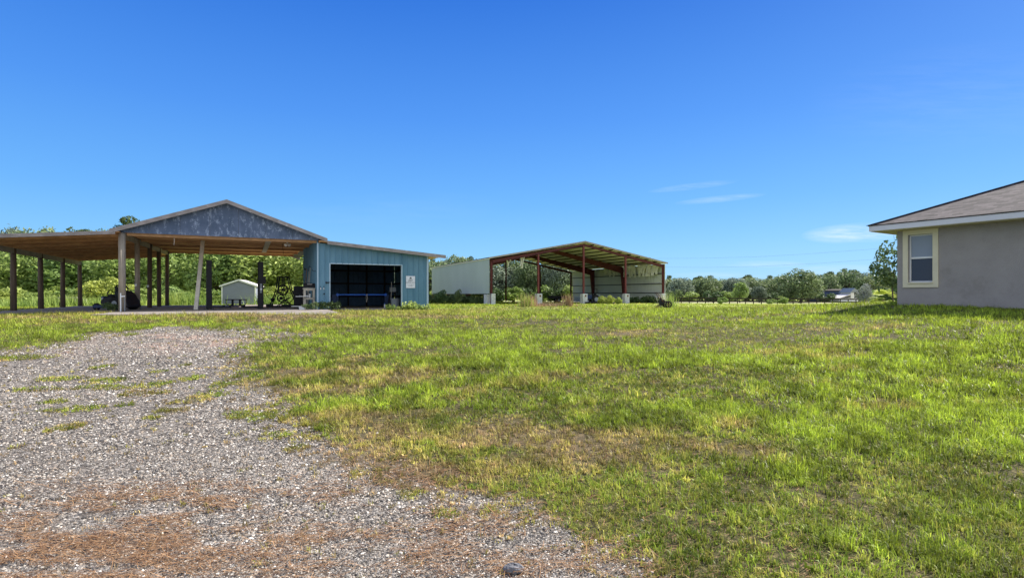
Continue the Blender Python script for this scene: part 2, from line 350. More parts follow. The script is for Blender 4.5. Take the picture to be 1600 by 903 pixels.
def npmesh(name, V, faces_list, mat_, attrs=None, parent=None, loc=None):
    """faces_list: list of (n,k) int arrays"""
    me = bpy.data.meshes.new(name); V = np.asarray(V, np.float32)
    me.vertices.add(len(V)); me.vertices.foreach_set('co', V.ravel())
    loops = np.concatenate([f.ravel() for f in faces_list]).astype(np.int32)
    tot = np.concatenate([np.full(len(f), f.shape[1]) for f in faces_list]); st = np.concatenate([[0], np.cumsum(tot)[:-1]]).astype(np.int32)
    me.loops.add(len(loops)); me.loops.foreach_set('vertex_index', loops)
    me.polygons.add(len(tot)); me.polygons.foreach_set('loop_start', st)
    try: me.polygons.foreach_set('loop_total', tot.astype(np.int32))
    except Exception: pass
    me.update(calc_edges=True)
    for an, (ty, dat) in (attrs or {}).items():
        a = me.attributes.new(an, ty, 'POINT')
        if ty == 'FLOAT': a.data.foreach_set('value', np.asarray(dat, np.float32).ravel())
        else:
            dat = np.asarray(dat, np.float32)
            if dat.shape[1] == 3: dat = np.concatenate([dat, np.ones((len(dat), 1), np.float32)], 1)
            a.data.foreach_set('color', dat.ravel())
    me.materials.append(mat_)
    o = bpy.data.objects.new(name, me); COL.objects.link(o)
    if parent: o.parent = parent
    if loc: o.location = loc
    return o

# ------------------------------------------------------------------ building frames
TB = R(26); BX, BY, BZ = (191 - CXP) / F * 24.5, 24.5, .83
def bworld(s, t): return (BX + s * math.cos(TB) - t * math.sin(TB), BY + s * math.sin(TB) + t * math.cos(TB))
def blocal(x, y):
    dx, dy = x - BX, y - BY; return (dx * math.cos(TB) + dy * math.sin(TB), -dx * math.sin(TB) + dy * math.cos(TB))
def bs(px, t=0):          # local s of a pixel column on the line y_local = t
    r = (px - CXP) / F; x0, y0 = bworld(0, t)
    return (x0 - r * y0) / (r * math.sin(TB) - math.cos(TB))
def bz(py, s, t=0): return zz(py, bworld(s, t)[1]) - BZ

# ------------------------------------------------------------------ ground masks
gp = [onground(*p) for p in [(0, 556), (60, 545), (130, 527), (200, 516), (262, 511), (425, 512), (440, 522), (410, 545), (385, 575), (390, 610), (440, 650), (480, 680), (560, 705), (650, 745), (765, 788), (870, 835), (950, 875)]]
gp = [(-14, 7.5)] + gp + [(1.0, 2.6), (1.15, 1.2), (1.2, -4), (-14, -4)]
GP = np.array(gp)
def sdpoly(x, y):
    x = np.asarray(x, float); y = np.asarray(y, float); d = np.full(x.shape, 1e9); ins = np.zeros(x.shape, bool)
    n = len(GP)
    for i in range(n):
        ax, ay = GP[i]; bx_, by_ = GP[(i + 1) % n]; ex, ey = bx_ - ax, by_ - ay
        tt = np.clip(((x - ax) * ex + (y - ay) * ey) / (ex * ex + ey * ey), 0, 1)
        d = np.minimum(d, np.hypot(x - ax - tt * ex, y - ay - tt * ey))
        c = ((ay > y) != (by_ > y)) & (x < (bx_ - ax) * (y - ay) / (by_ - ay + 1e-12) + ax); ins ^= c
    return np.where(ins, -d, d)
GRASSP = []   # (x, y, rx, ry)
for (px, py, w, h) in [(35, 558, 60, 6), (95, 591, 45, 6), (165, 594, 40, 6), (60, 607, 50, 5), (180, 604, 90, 6), (250, 598, 30, 5), (235, 612, 60, 5), (85, 627, 30, 5), (140, 636, 40, 5), (210, 615, 40, 6), (160, 573, 18, 4), (290, 570, 12, 3),
                       (300, 590, 22, 6), (330, 615, 40, 7), (270, 640, 35, 5), (240, 652, 26, 5), (110, 665, 30, 8), (80, 672, 14, 4), (430, 680, 32, 8), (465, 700, 20, 8), (350, 600, 30, 7), (370, 645, 30, 5), (25, 697, 10, 3), (195, 632, 20, 4), (300, 625, 50, 8), (400, 650, 50, 10), (640, 770, 30, 10), (700, 800, 30, 12), (560, 740, 20, 6), (100, 640, 60, 4), (250, 580, 14, 3)]:
    x, y = onground(px, py); _, y2 = onground(px, py + h); GRASSP.append((x, y, w / F * y, max(abs(y - y2), .12)))
def gravel(x, y):
    w = (fbm(x * .9, y * .9, 21, 4) - .5) * 1.6 * np.clip(y / 8, .35, 1.6) + (fbm(x * 4, y * 4, 25, 3) - .5) * .6
    d0_ = (sdpoly(x, y) + w) / np.clip(y / 9, .45, 1.3); fr_ = fbm(x * 7, y * 7, 27, 3)
    g_ = 1 - sstep(-.9, .75, d0_ + (fr_ - .5) * 1.5)
    return g_
def gpatch(x, y):
    p = np.zeros(np.shape(x))
    for (cx, cy, rx, ry) in GRASSP:
        p = np.maximum(p, np.exp(-(((x - cx) / rx) ** 2 + ((y - cy) / ry) ** 2) * 1.3))
    return sstep(.25, .7, p * (.55 + .9 * fbm(x * 3.5, y * 3.5, 31, 3)))
def pixel(x, y, z): return CXP + F * x / np.maximum(y, .3), HY + F * (EYE - z) / np.maximum(y, .3)
def gauss(px, py, cx, cy, a, b_): return np.exp(-(((px - cx) / a) ** 2 + ((py - cy) / b_) ** 2))
STRAWC = [(*onground(150, 800), 1.0, .40), (*onground(60, 850), .9, .35), (*onground(300, 780), .7, .28), (*onground(230, 850), .8, .35), (*onground(120, 895), .8, .3), (*onground(400, 850), .8, .35),
          (*onground(560, 860), 1.0, .4), (*onground(700, 840), .7, .4), (*onground(500, 770), .7, .25), (*onground(820, 870), .5, .3), (*onground(640, 745), .8, .4), (*onground(420, 775), .5, .2), (*onground(20, 880), .8, .3)]
STRAWW = [1.2, 1.1, 1.1, 1.1, 1.1, .65, .5, .5, .4, .5, .35, .6, 1.0]
def straw(x, y):
    p = np.zeros(np.shape(x))
    for (cx, cy, rx, ry), w in zip(STRAWC, STRAWW):
        p = np.maximum(p, w * np.exp(-(((x - cx) / rx) ** 2 + ((y - cy) / ry) ** 2)))
    n_ = fbm(x * 2.2 + y * 1.2, y * 6, 41, 4)
    return np.clip(p * sstep(.34, .62, n_) * 1.25 + .05 * sstep(6, 3, y) * sstep(.4, .7, n_), 0, 1)
def inbarn(x, y):
    dx, dy = x - BX, y - BY; s = dx * math.cos(TB) + dy * math.sin(TB); t = -dx * math.sin(TB) + dy * math.cos(TB)
    a = (s > -5.4) & (s < 14.4) & (t > 0.05) & (t < 15.8)
    front = -4.0 - .43 * np.clip(s + .3, 0, 8.2)
    return a | ((s > -.4) & (s < 8.6 - .0 * t) & (t > front) & (t < 1))
def bright(x, y):      # lush patches
    return .6 * fbm(x * .16 + 3, y * .30 + 1, 51, 4) + .4 * fbm(x * .9 + 3, y * 1.3 + 1, 53, 3)
def dryn(x, y): return .55 * fbm(x * .33 + 9, y * .55, 61, 4) + .45 * fbm(x * 1.3 + 9, y * 1.9, 63, 4)

# ------------------------------------------------------------------ ground
ys = np.concatenate([np.arange(-5, 2, .5), np.arange(2, 8, .05), np.arange(8, 18, .10), np.arange(18, 40, .3), np.arange(40, 100, 1.2), np.arange(100, 200, 5), np.array([200, 240, 300, 400, 600, 900, 1400, 2200])])
xs = np.concatenate([-np.array([2200, 1400, 900, 600, 400, 300, 220, 160]), np.arange(-120, -40, 4), np.arange(-40, -16, .8), np.arange(-16, -8, .16), np.arange(-8, 6, .07), np.arange(6, 18, .3), np.arange(18, 40, 1.), np.arange(40, 121, 4), np.array([160, 220, 300, 400, 600, 900, 1400, 2200])])
GX, GY = np.meshgrid(xs, ys); GZ = gz(GX, GY)
gr = gravel(GX, GY); gpt = gpatch(GX, GY); strw = straw(GX, GY)
GZ = GZ - .012 * gr
redp = [onground(*p) for p in [(200, 545), (260, 528), (150, 548), (330, 533)]]
red = np.zeros(GX.shape)
for (cx, cy), rx, ry in zip(redp, (1.5, 2.0, .9, 1.2), (.7, .9, .4, .9)): red = np.maximum(red, np.exp(-((GX - cx) / rx) ** 2 - ((GY - cy) / ry) ** 2))
red *= sstep(.35, .6, fbm(GX * 1.5, GY * 1.5, 71, 4))
nx, ny = len(xs), len(ys)
idx = np.arange(nx * ny).reshape(ny, nx)
fc = np.stack([idx[:-1, :-1], idx[:-1, 1:], idx[1:, 1:], idx[1:, :-1]], -1).reshape(-1, 4)
def groundmat():
    m = bpy.data.materials.new('ground_surface'); m.use_nodes = True; t = m.node_tree; b = t.nodes['Principled BSDF']; b.inputs['Roughness'].default_value = .95; b.inputs['Specular IOR Level'].default_value = .15
    N = t.nodes.new; L = t.links.new
    def attr(n):
        a = N('ShaderNodeAttribute'); a.attribute_name = n; return a.outputs['Fac']
    geo = N('ShaderNodeNewGeometry')
    def noise(sc, det=5, ro=.6):
        n = N('ShaderNodeTexNoise'); n.inputs['Scale'].default_value = sc; n.inputs['Detail'].default_value = det; n.inputs['Roughness'].default_value = ro; L(geo.outputs['Position'], n.inputs['Vector']); return n.outputs[0]
    def ramp(f, stops):
        r = N('ShaderNodeValToRGB'); L(f, r.inputs[0]); e = r.color_ramp.elements
        while len(e) < len(stops): e.new(.5)
        for el, (p, c) in zip(e, stops): el.position = p; el.color = (*c, 1)
        return r.outputs[0]
    def mix(f, a, c, mode='MIX'):
        x = N('ShaderNodeMix'); x.data_type = 'RGBA'; x.blend_type = mode
        if isinstance(f, float): x.inputs[0].default_value = f
        else: L(f, x.inputs[0])
        for i, q in ((6, a), (7, c)):
            if isinstance(q, tuple): x.inputs[i].default_value = (*q, 1)
            else: L(q, x.inputs[i])
        return x.outputs[2]
    def vor(sc, feat='F1', out='Color'):
        v_ = N('ShaderNodeTexVoronoi'); v_.feature = feat; v_.inputs['Scale'].default_value = sc; v_.inputs['Randomness'].default_value = 1; L(geo.outputs['Position'], v_.inputs['Vector']); return v_
    v1 = vor(62); v2 = vor(62, 'DISTANCE_TO_EDGE'); v3 = vor(24)
    def stone(vv):
        sp = N('ShaderNodeSeparateColor'); L(vv.outputs['Color'], sp.inputs[0])
        return ramp(sp.outputs[0], [(0, (.04, .037, .034)), (.25, (.12, .11, .10)), (.5, (.24, .22, .195)), (.75, (.36, .33, .29)), (.93, (.55, .52, .48)), (1, (.78, .76, .73))])
    st = mix(.5, stone(v1), stone(v3))
    edge = ramp(v2.outputs['Distance'], [(0, (.12, .12, .13)), (.10, (1, 1, 1))])
    st = mix(.8, st, edge, 'MULTIPLY')
    st = mix(.75, st, ramp(noise(.8, 7, .7), [(.32, (.55, .52, .50)), (.68, (1.08, 1.05, 1.02))]), 'MULTIPLY')
    st = mix(.6, st, ramp(noise(5, 4, .7), [(.35, (.6, .56, .52)), (.6, (1.05, 1.03, 1.0))]), 'MULTIPLY')
    st = mix(attr('straw'), st, mix(noise(45, 3), (.10, .06, .035), (.38, .26, .17)))
    st = mix(attr('red'), st, mix(noise(20, 3), (.34, .19, .13), (.55, .38, .29)))
    turf = ramp(noise(26, 5, .7), [(.3, (.02, .02, .010)), (.5, (.07, .065, .025)), (.7, (.26, .20, .10))])
    far = ramp(noise(1.3, 8, .8), [(.3, (.20, .25, .04)), (.5, (.29, .34, .06)), (.7, (.40, .40, .12))])
    tu = mix(attr('far'), turf, far)
    tu = mix(attr('bare'), tu, mix(noise(14, 4), (.13, .08, .05), (.30, .22, .15)))
    tu = mix(attr('field'), tu, (.36, .34, .22))
    c = mix(attr('gravel'), tu, st)
    L(c, b.inputs['Base Color'])
    bp = N('ShaderNodeBump'); bp.inputs['Strength'].default_value = .9; bp.inputs['Distance'].default_value = .012
    L(v2.outputs['Distance'], bp.inputs['Height'])
    bp2 = N('ShaderNodeBump'); bp2.inputs['Strength'].default_value = .6; bp2.inputs['Distance'].default_value = .03; L(noise(18, 5), bp2.inputs['Height']); L(bp.outputs[0], bp2.inputs['Normal'])
    L(bp2.outputs[0], b.inputs['Normal'])
    return m
farm = sstep(18, 45, GY)
inb = inbarn(GX, GY).astype(float)
bare = np.clip(sstep(.64, .74, dryn(GX, GY)) * .35 + inb, 0, 1)
field = sstep(126, 132, GY) * sstep(170, 160, GY) * .8
gmask = np.clip(gr * (1 - gpt * .7), 0, 1)
ground = npmesh('ground', np.stack([GX, GY, GZ], -1).reshape(-1, 3), [fc], groundmat(),
                {'gravel': ('FLOAT', gmask), 'straw': ('FLOAT', strw * .55), 'red': ('FLOAT', red * .8), 'far': ('FLOAT', farm), 'bare': ('FLOAT', bare), 'field': ('FLOAT', field)})
ground.data.shade_smooth(); ground['kind'] = 'structure'

# ------------------------------------------------------------------ grass blades (one object)
def wedge(n, y0, y1, marg=2.0, xr=(-.99, .99)):
    """uniform points in the seen wedge between two depths"""
    a0 = xr[0] * y0 - marg; b0 = xr[1] * y0 + marg; a1 = xr[0] * y1 - marg; b1 = xr[1] * y1 + marg
    area = ((b0 - a0) + (b1 - a1)) / 2 * (y1 - y0); k = int(n * area)
    y = rng.uniform(y0, y1, int(k * 1.0)); w = (b0 - a0) + ((b1 - a1) - (b0 - a0)) * (y - y0) / (y1 - y0)
    keep = rng.random(len(y)) < w / max((b1 - a1), (b0 - a0)); y = y[keep]; w = w[keep]
    x = xr[0] * y - marg + rng.random(len(y)) * w
    return x, y
def inpoly_house(x, y):
    th = R(31.5); dx, dy = x - 13.1, y - 18.5; a = dx * math.cos(th) + dy * math.sin(th); b_ = -dx * math.sin(th) + dy * math.cos(th)
    return (a > 0) & (b_ < 0) & (b_ > -16) & (a < 11)
grassV = []; grassC = []; grassF3 = []; grassF4 = []; voff = 0
for (dens, y0, y1, hh, ww, bl_, seg) in [(11000, 2.2, 4.5, .065, .0058, 8, 2), (7000, 4.5, 7, .07, .0078, 8, 2), (3600, 7, 11, .08, .011, 7, 2), (1500, 11, 17, .085, .015, 6, 1), (620, 17, 27, .09, .022, 6, 1), (160, 27, 48, .09, .04, 5, 1), (45, 48, 105, .09, .075, 5, 1)]:
    tx, ty = wedge(dens / bl_, y0, y1, 1.2)
    g_ = gravel(tx, ty); pt = gpatch(tx, ty)
    bn = dryn(tx, ty); br_ = bright(tx, ty)
    fine = fbm(tx * 3.1, ty * 3.1, 81, 3)
    d_ = (1 - g_) ** 1.15
    d_ = d_ * (1 - .30 * sstep(.60, .70, bn)) * (.45 + .55 * sstep(.32, .50, fine)) * (.65 + .35 * sstep(.35, .5, fbm(tx * .9, ty * 1.4, 83, 3)))
    d_ = np.maximum(d_, pt * .8) + .018 * g_
    keep = (rng.random(len(tx)) < d_) & ~inbarn(tx, ty - .25 - .5 * fbm(tx * 2, ty * 2, 99, 2)) & ~inpoly_house(tx, ty)
    tx, ty = tx[keep], ty[keep]; g_ = g_[keep]; bn = bn[keep]; br_ = br_[keep]; pt = pt[keep]; fine = fine[keep]
    nT = len(tx)
    lush = sstep(.42, .58, br_) * (1 - g_)
    th_ = hh * (.50 + .70 * lush + .45 * rng.random(nT)) * (1 - .45 * np.clip(g_ + pt, 0, 1))
    big = rng.random(nT) < .02; th_[big] *= 2.0
    # tuft colour: from straw/olive to vivid green (the plant's own colour)
    q = rng.random(nT)
    barnfront = sstep(17, 20, ty) * sstep(32, 27, ty) * sstep(1, -4, tx)
    dry_ = np.clip(sstep(.54, .68, bn) * .60 + .50 * sstep(.2, .7, g_) * (1 - pt) + .5 * barnfront + (q - .5) * .65 + .16 - .34 * lush, 0, 1)
    cg = np.array([.17, .245, .026]); cl_ = np.array([.36, .455, .04]); cy = np.array([.42, .38, .085]); cb = np.array([.44, .31, .16])
    l2 = np.clip(lush * .8 + rng.normal(0, .25, nT), 0, 1)[:, None]
    base = cg * (1 - l2) + cl_ * l2
    dd = dry_[:, None]
    colr = np.where(dd < .5, base * (1 - dd * 2) + cy * dd * 2, cy * (2 - dd * 2) + cb * (dd * 2 - 1)) * (rng.uniform(.55, 1.4, nT) * (.66 + .66 * sstep(.3, .7, fbm(tx * 3.6, ty * 2.6, 87, 4))))[:, None]
    # blades
    X = np.repeat(tx, bl_) + rng.normal(0, .25 * hh, nT * bl_); Y = np.repeat(ty, bl_) + rng.normal(0, .25 * hh, nT * bl_)
    H = np.repeat(th_, bl_) * rng.uniform(.5, 1.25, nT * bl_); C = np.repeat(colr, bl_, 0) * rng.uniform(.55, 1.4, nT * bl_)[:, None]
    n = len(X); az = rng.uniform(0, 2 * np.pi, n); lean = rng.uniform(.1, 1.4, n) ** 1.0
    Z = gz(X, Y) - .006
    fa = az + np.pi / 2 + rng.normal(0, .5, n); broad = np.repeat((rng.random(nT) < .05) & (y0 < 17), bl_); H = np.where(broad, H * .75, H); wv = np.stack([np.cos(fa), np.sin(fa), np.zeros(n)], -1) * (ww * rng.uniform(.6, 1.3, n) * np.where(broad, 2.8, 1))[:, None] * .5
    dirv = np.stack([np.cos(az) * np.sin(lean), np.sin(az) * np.sin(lean), np.cos(lean)], -1)
    B = np.stack([X, Y, Z], -1)
    if seg == 2:
        mid = B + np.stack([np.cos(az) * np.sin(lean * .5), np.sin(az) * np.sin(lean * .5), np.cos(lean * .5)], -1) * (H * .55)[:, None]
        tip = mid + np.stack([np.cos(az) * np.sin(lean * 1.4), np.sin(az) * np.sin(lean * 1.4), np.cos(lean * 1.4)], -1) * (H * .6)[:, None]
        V = np.stack([B - wv, B + wv, mid + wv * .8, mid - wv * .8, tip], 1).reshape(-1, 3)
        k = np.arange(n) * 5 + voff; grassF4.append(np.stack([k, k + 1, k + 2, k + 3], -1)); grassF3.append(np.stack([k + 3, k + 2, k + 4], -1)); rep = 5
    else:
        tip = B + dirv * H[:, None]
        V = np.stack([B - wv, B + wv, tip], 1).reshape(-1, 3); k = np.arange(n) * 3 + voff; grassF3.append(np.stack([k, k + 1, k + 2], -1)); rep = 3
    grassV.append(V); grassC.append(np.repeat(C, rep, 0)); voff += len(V)
grass = npmesh('grass', np.concatenate(grassV), grassF4 + grassF3, vcolmat('grass_blades', .5, .40, .3), {'tint': ('FLOAT_COLOR', np.clip(np.concatenate(grassC), 0, 1))})
grass['kind'] = 'stuff'; tag(grass, 'patchy bright green and straw coloured lawn grass', 'grass')

# ------------------------------------------------------------------ pebbles and straw (stuff)
def scatter_pebbles():
    Vs = []; Cs = []; Fs = []; off = 0
    oct_v = np.array([(1, 0, 0), (-1, 0, 0), (0, 1, 0), (0, -1, 0), (0, 0, 1), (0, 0, -1)], float)
    oct_f = np.array([(4, 0, 2), (4, 2, 1), (4, 1, 3), (4, 3, 0)])
    for dens, y0, y1, r0 in [(11000, 2.2, 3.6, .0050), (7500, 3.6, 5.5, .0058), (3200, 5.5, 8.5, .008), (1100, 8.5, 16, .011)]:
        x, y = wedge(dens, y0, y1, .6, (-.99, .35)); g_ = gravel(x, y)
        k = rng.random(len(x)) < sstep(.15, .8, g_) * (.35 + .65 * sstep(.3, .55, fbm(x * 1.3, y * 1.3, 91, 3))) + .0008
        x, y = x[k], y[k]; n = len(x)
        r_ = r0 * np.clip(rng.lognormal(0, .38, n), .5, 2.0); z = gz(x, y) - .012 * g_[k] + r_ * .25
        sc = np.stack([r_ * rng.uniform(.7, 1.4, n), r_ * rng.uniform(.7, 1.4, n), r_ * rng.uniform(.45, .9, n)], -1)
        V = oct_v[None] * sc[:, None, :] + rng.normal(0, .22, (n, 6, 3)) * r_[:, None, None]
        a = rng.uniform(0, 6.28, n); ca, sa = np.cos(a)[:, None], np.sin(a)[:, None]
        Vx = V[..., 0] * ca - V[..., 1] * sa + x[:, None]; Vy = V[..., 0] * sa + V[..., 1] * ca + y[:, None]; Vz = V[..., 2] + z[:, None]
        Vs.append(np.stack([Vx, Vy, Vz], -1).reshape(-1, 3))
        q = rng.random(n)
        pal = np.array([(.06, .058, .06), (.14, .135, .135), (.24, .23, .22), (.33, .28, .235), (.43, .41, .385), (.70, .69, .67)])
        c = np.array([1.03, .99, .92]) * pal[np.searchsorted([.22, .45, .66, .82, .96], q)] * rng.uniform(.85, 1.12, n)[:, None]
        Cs.append(np.repeat(np.clip(c, 0, .85), 6, 0))
        Fs.append((oct_f[None] + (np.arange(n) * 6 + off)[:, None, None]).reshape(-1, 3)); off += n * 6
    o = npmesh('gravel', np.concatenate(Vs), [np.concatenate(Fs)], vcolmat('pebble', .85, 0, .3), {'tint': ('FLOAT_COLOR', np.concatenate(Cs))})
    o['kind'] = 'stuff'; tag(o, 'loose grey and white gravel stones of the driveway', 'gravel')
def scatter_straw():
    Vs = []; Cs = []; n0 = 0
    for dens, y0, y1, w0 in [(3600, 2.2, 3.6, .0028), (2300, 3.6, 5.2, .0036), (700, 5.2, 8, .005)]:
        x, y = wedge(dens, y0, y1, .5, (-.99, .5)); g_ = gravel(x, y); s_ = straw(x, y)
        edge_ = np.exp(-((g_ - .35) / .3) ** 2)
        k = rng.random(len(x)) < np.clip(s_ * 1.0 + .26 * edge_, 0, 1); x, y, s_ = x[k], y[k], s_[k]; n = len(x)
        L = rng.uniform(.03, .13, n); a = rng.normal(.35, .55, n); a[rng.random(n) < .25] = rng.uniform(0, 3.14, (n,))[rng.random(n) < .25][:1].mean() if False else a[rng.random(n) < .25].mean() if False else .35
        a = np.where(rng.random(n) < .4, rng.uniform(0, np.pi, n), rng.normal(.4, .35, n))
        dx, dy = np.cos(a) * L / 2, np.sin(a) * L / 2; wx, wy = -np.sin(a) * w0 / 2, np.cos(a) * w0 / 2
        tilt = rng.normal(0, .10, n) * L; z = gz(x, y) + rng.uniform(.0, .012, n)
        mx_ = rng.normal(0, .12, n) * L
        P = [np.stack([x - dx - wx, y - dy - wy, z - tilt], -1), np.stack([x - dx + wx, y - dy + wy, z - tilt], -1),
             np.stack([x + mx_ * -np.sin(a) + wx, y + mx_ * np.cos(a) + wy, z + .004], -1), np.stack([x + mx_ * -np.sin(a) - wx, y + mx_ * np.cos(a) - wy, z + .004], -1),
             np.stack([x + dx + wx, y + dy + wy, z + tilt], -1), np.stack([x + dx - wx, y + dy - wy, z + tilt], -1)]
        Vs.append(np.stack(P, 1).reshape(-1, 3))
        q = rng.random(n)[:, None]; c = (np.array([.12, .05, .022]) * (1 - q) + np.array([.50, .30, .15]) * q) * rng.uniform(.6, 1.25, n)[:, None]
        Cs.append(np.repeat(c, 6, 0)); n0 += n
    k = np.arange(n0) * 6
    o = npmesh('pine_straw', np.concatenate(Vs), [np.concatenate([np.stack([k, k + 1, k + 2, k + 3], -1), np.stack([k + 3, k + 2, k + 4, k + 5], -1)])], vcolmat('pine_straw_fibres', .8, .1, .2), {'tint': ('FLOAT_COLOR', np.concatenate(Cs))})
    o['kind'] = 'stuff'; tag(o, 'brown pine straw strewn over the gravel driveway', 'pine straw')
scatter_pebbles(); scatter_straw()

# ------------------------------------------------------------------ pole barn with blue annex
barn = thing('pole_barn', 'open wooden pole barn with grey gable and attached blue metal bay', 'barn', (BX, BY, BZ), TB)
CE = lambda t: 3.55 + .017 * t      # ceiling height above the slab
SP = 3.84; DEP = 15.5; SW = 8.36
for k in range(5):
    mb = MB(); jx = random.uniform(-.03, .03); top = CE(k * SP) - .28
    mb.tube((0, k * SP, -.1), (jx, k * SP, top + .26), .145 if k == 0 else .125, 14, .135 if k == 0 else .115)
    mb.build('post', 'post' if k < 2 else 'postshade', barn, smooth=True)
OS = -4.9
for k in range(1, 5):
    MB().tube((OS, k * SP, -.15), (OS + random.uniform(-.04, .04), k * SP, 2.95), .13, 12, .11).build('post', 'postshade', barn, smooth=True)
MB().tube((OS, 0, -.15), (OS, 0, 2.95), .13, 12, .11).build('post', 'postshade', barn, smooth=True)
# header beams
mb = MB()
for k in range(4): mb.bar((.0, k * SP + .08, CE(k * SP) - .13), (0, (k + 1) * SP - .08, CE((k + 1) * SP) - .13), .09, .24)
mb.build('header_beam', 'beam', barn)
mb = MB(); mb.box(OS - .05, OS + .05, -.3, DEP, 2.72, 2.96); mb.build('header_beam', 'beam', barn)
# ceiling sheet with seams and a few joists under it
mb = MB(); mb.prism([(.08, .06, CE(0)), (SW - .05, .06, CE(0)), (SW - .05, DEP, CE(DEP)), (.08, DEP, CE(DEP))], (0, 0, .03)); mb.build('ceiling', 'ply', barn)
mb = MB()
for t_ in (.10, 3.9, 7.8, 11.6, 15.3): mb.bar((.15, t_, CE(t_) - .06), (SW - .06, t_, CE(t_) - .06), .06, .13)
for t_ in np.arange(1.2, 15, 1.22): mb.bar((.15, float(t_), CE(float(t_)) - .015), (SW - .06, float(t_), CE(float(t_)) - .015), .04, .026)
mb.build('ceiling_joist', 'joist', barn)
s0 = bs(419, 1); MB().box(s0 - .12, s0 + .14, .2, 9, CE(4.5) - .15, CE(4.5) - .11).build('ceiling_board', 'palewood', barn)
# gable roof
EV = 4.48 - BZ; PK = 6.12 - BZ; SM = SW / 2
def gable_z(s): return PK - abs(s - SM) * (PK - EV) / (SM + .38)
mb = MB()
for sgn in (-1, 1):
    e = SM + sgn * (SM + .38)
    mb.prism([(SM, -.35, PK), (e, -.35, EV), (e, -.35, EV - .045), (SM, -.35, PK - .045)], (0, DEP + .7, 0))
mb.build('roof', 'shingle_dark', barn)
for y_ in (-.39, DEP + .36):
    for sgn in (-1, 1):
        e = SM + sgn * (SM + .42); mb = MB()
        mb.prism([(SM, y_, PK + .015), (e, y_, EV + .0), (e, y_, EV - .19), (SM, y_, PK - .17)], (0, .035, 0))
        mb.build('rake_fascia', 'fascia', barn)
mb = MB(); mb.prism([(-.02, -.06, CE(0) + .0), (SW + .02, -.06, CE(0)), (SW + .02, -.06, gable_z(SW) - .055), (SM, -.06, PK - .05), (-.02, -.06, gable_z(0) - .055)], (0, .05, 0))
mb.build('gable_panel', 'gable', barn)
mb = MB(); mb.prism([(-.02, DEP, CE(DEP) + .0), (SW + .02, DEP, CE(DEP)), (SW + .02, DEP, gable_z(SW) - .055), (SM, DEP, PK - .05), (-.02, DEP, gable_z(0) - .055)], (0, .05, 0))
mb.build('gable_panel', 'gable', barn)
for s_ in (1.02, 2.24, 3.46, 4.68, 5.90, 7.12): MB().box(s_ - .006, s_ + .006, -.064, -.058, CE(0) + .02, gable_z(s_) - .2).build('panel_seam', 'shingle_dark', barn)
# left lean-to roof
def lean_z(s): return 4.40 - BZ + .085 * s
mb = MB(); mb.prism([(-.05, -.32, lean_z(0)), (-5.6, -.32, lean_z(-5.6)), (-5.6, -.32, lean_z(-5.6) - .03), (-.05, -.32, lean_z(0) - .03)], (0, DEP + .6, 0)); mb.build('lean_to_roof', 'ply', barn)
mb = MB(); mb.prism([(-.05, -.34, lean_z(0) + .035), (-5.65, -.34, lean_z(-5.65) + .035), (-5.65, -.34, lean_z(-5.65) + .004), (-.05, -.34, lean_z(0) + .004)], (0, DEP + .64, 0)); mb.build('lean_to_sheet', 'shingle_dark', barn)
mb = MB(); mb.prism([(-.20, -.37, lean_z(0) + .03), (-5.66, -.37, lean_z(-5.66) + .03), (-5.66, -.37, lean_z(-5.66) - .13), (-.20, -.37, lean_z(0) - .13)], (0, .03, 0)); mb.build('lean_to_fascia', 'fascia', barn)
mb = MB()
for t_ in np.arange(.1, 15.4, 1.9): mb.bar((-.1, float(t_), lean_z(-.1) - .1), (-5.5, float(t_), lean_z(-5.5) - .1), .05, .13)
mb.build('lean_to_rafter', 'joist', barn)
# annex: ribbed sheet walls
def ribbed(mb, fn, u0, u1, z0, ztop, step=.31, rib=.04):
    """fn(u, off, z) -> point. trapezoid ribs"""
    us = []; u_ = u0
    while u_ < u1 - .06:
        us += [(u_, 0), (u_ + .012, rib), (u_ + .045, rib), (u_ + .057, 0)]; u_ += step
    us.append((u1, 0))
    for (a, oa), (b_, ob) in zip(us[:-1], us[1:]):
        za0 = z0(a) if callable(z0) else z0; zb0 = z0(b_) if callable(z0) else z0
        mb.poly([fn(a, oa, za0), fn(b_, ob, zb0), fn(b_, ob, ztop(b_)), fn(a, oa, ztop(a))])
SE = bs(668); D0 = bs(516); D1 = bs(627); DZ = 3.19 - BZ; SR = bs(695, -.3)
AD = 7.7
def an_z(s): return (4.36 - BZ) - .085 * (s - SW)
front = lambda u_, o_, z_: (u_, -.02 - o_, z_)
mb = MB(); wt = lambda s: min(an_z(s) - .10, 99)
ribbed(mb, front, SW, D0 - .04, -.08, wt); ribbed(mb, front, D1 + .04, SE, -.12, wt); ribbed(mb, front, D0 - .04, D1 + .04, DZ + .02, wt)
mb.build('front_wall', 'blue', barn)
mb = MB()
ribbed(mb, lambda u_, o_, z_: (SW - .02 - o_, u_, z_), .02, AD, -.08, lambda t_: CE(t_) - .005)
mb.build('side_wall', 'blue', barn)
mb = MB(); ribbed(mb, lambda u_, o_, z_: (SE + .02 + o_, u_, z_), .02, AD, -.12, lambda t_: an_z(SE) - .06); mb.build('side_wall', 'blue', barn)
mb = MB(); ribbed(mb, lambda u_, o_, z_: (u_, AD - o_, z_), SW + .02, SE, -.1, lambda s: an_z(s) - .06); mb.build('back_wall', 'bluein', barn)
mb = MB()
for z_ in (.6, 1.45, 2.3): mb.box(SW + .05, SE - .05, AD - .12, AD - .04, z_, z_ + .09)
for s_ in np.arange(SW + .3, SE, 1.2): mb.box(float(s_), float(s_) + .09, AD - .22, AD - .13, 0, 2.8)
for z_ in (.6, 1.45, 2.3): mb.box(SE - .10, SE - .03, .1, AD - .1, z_, z_ + .09)
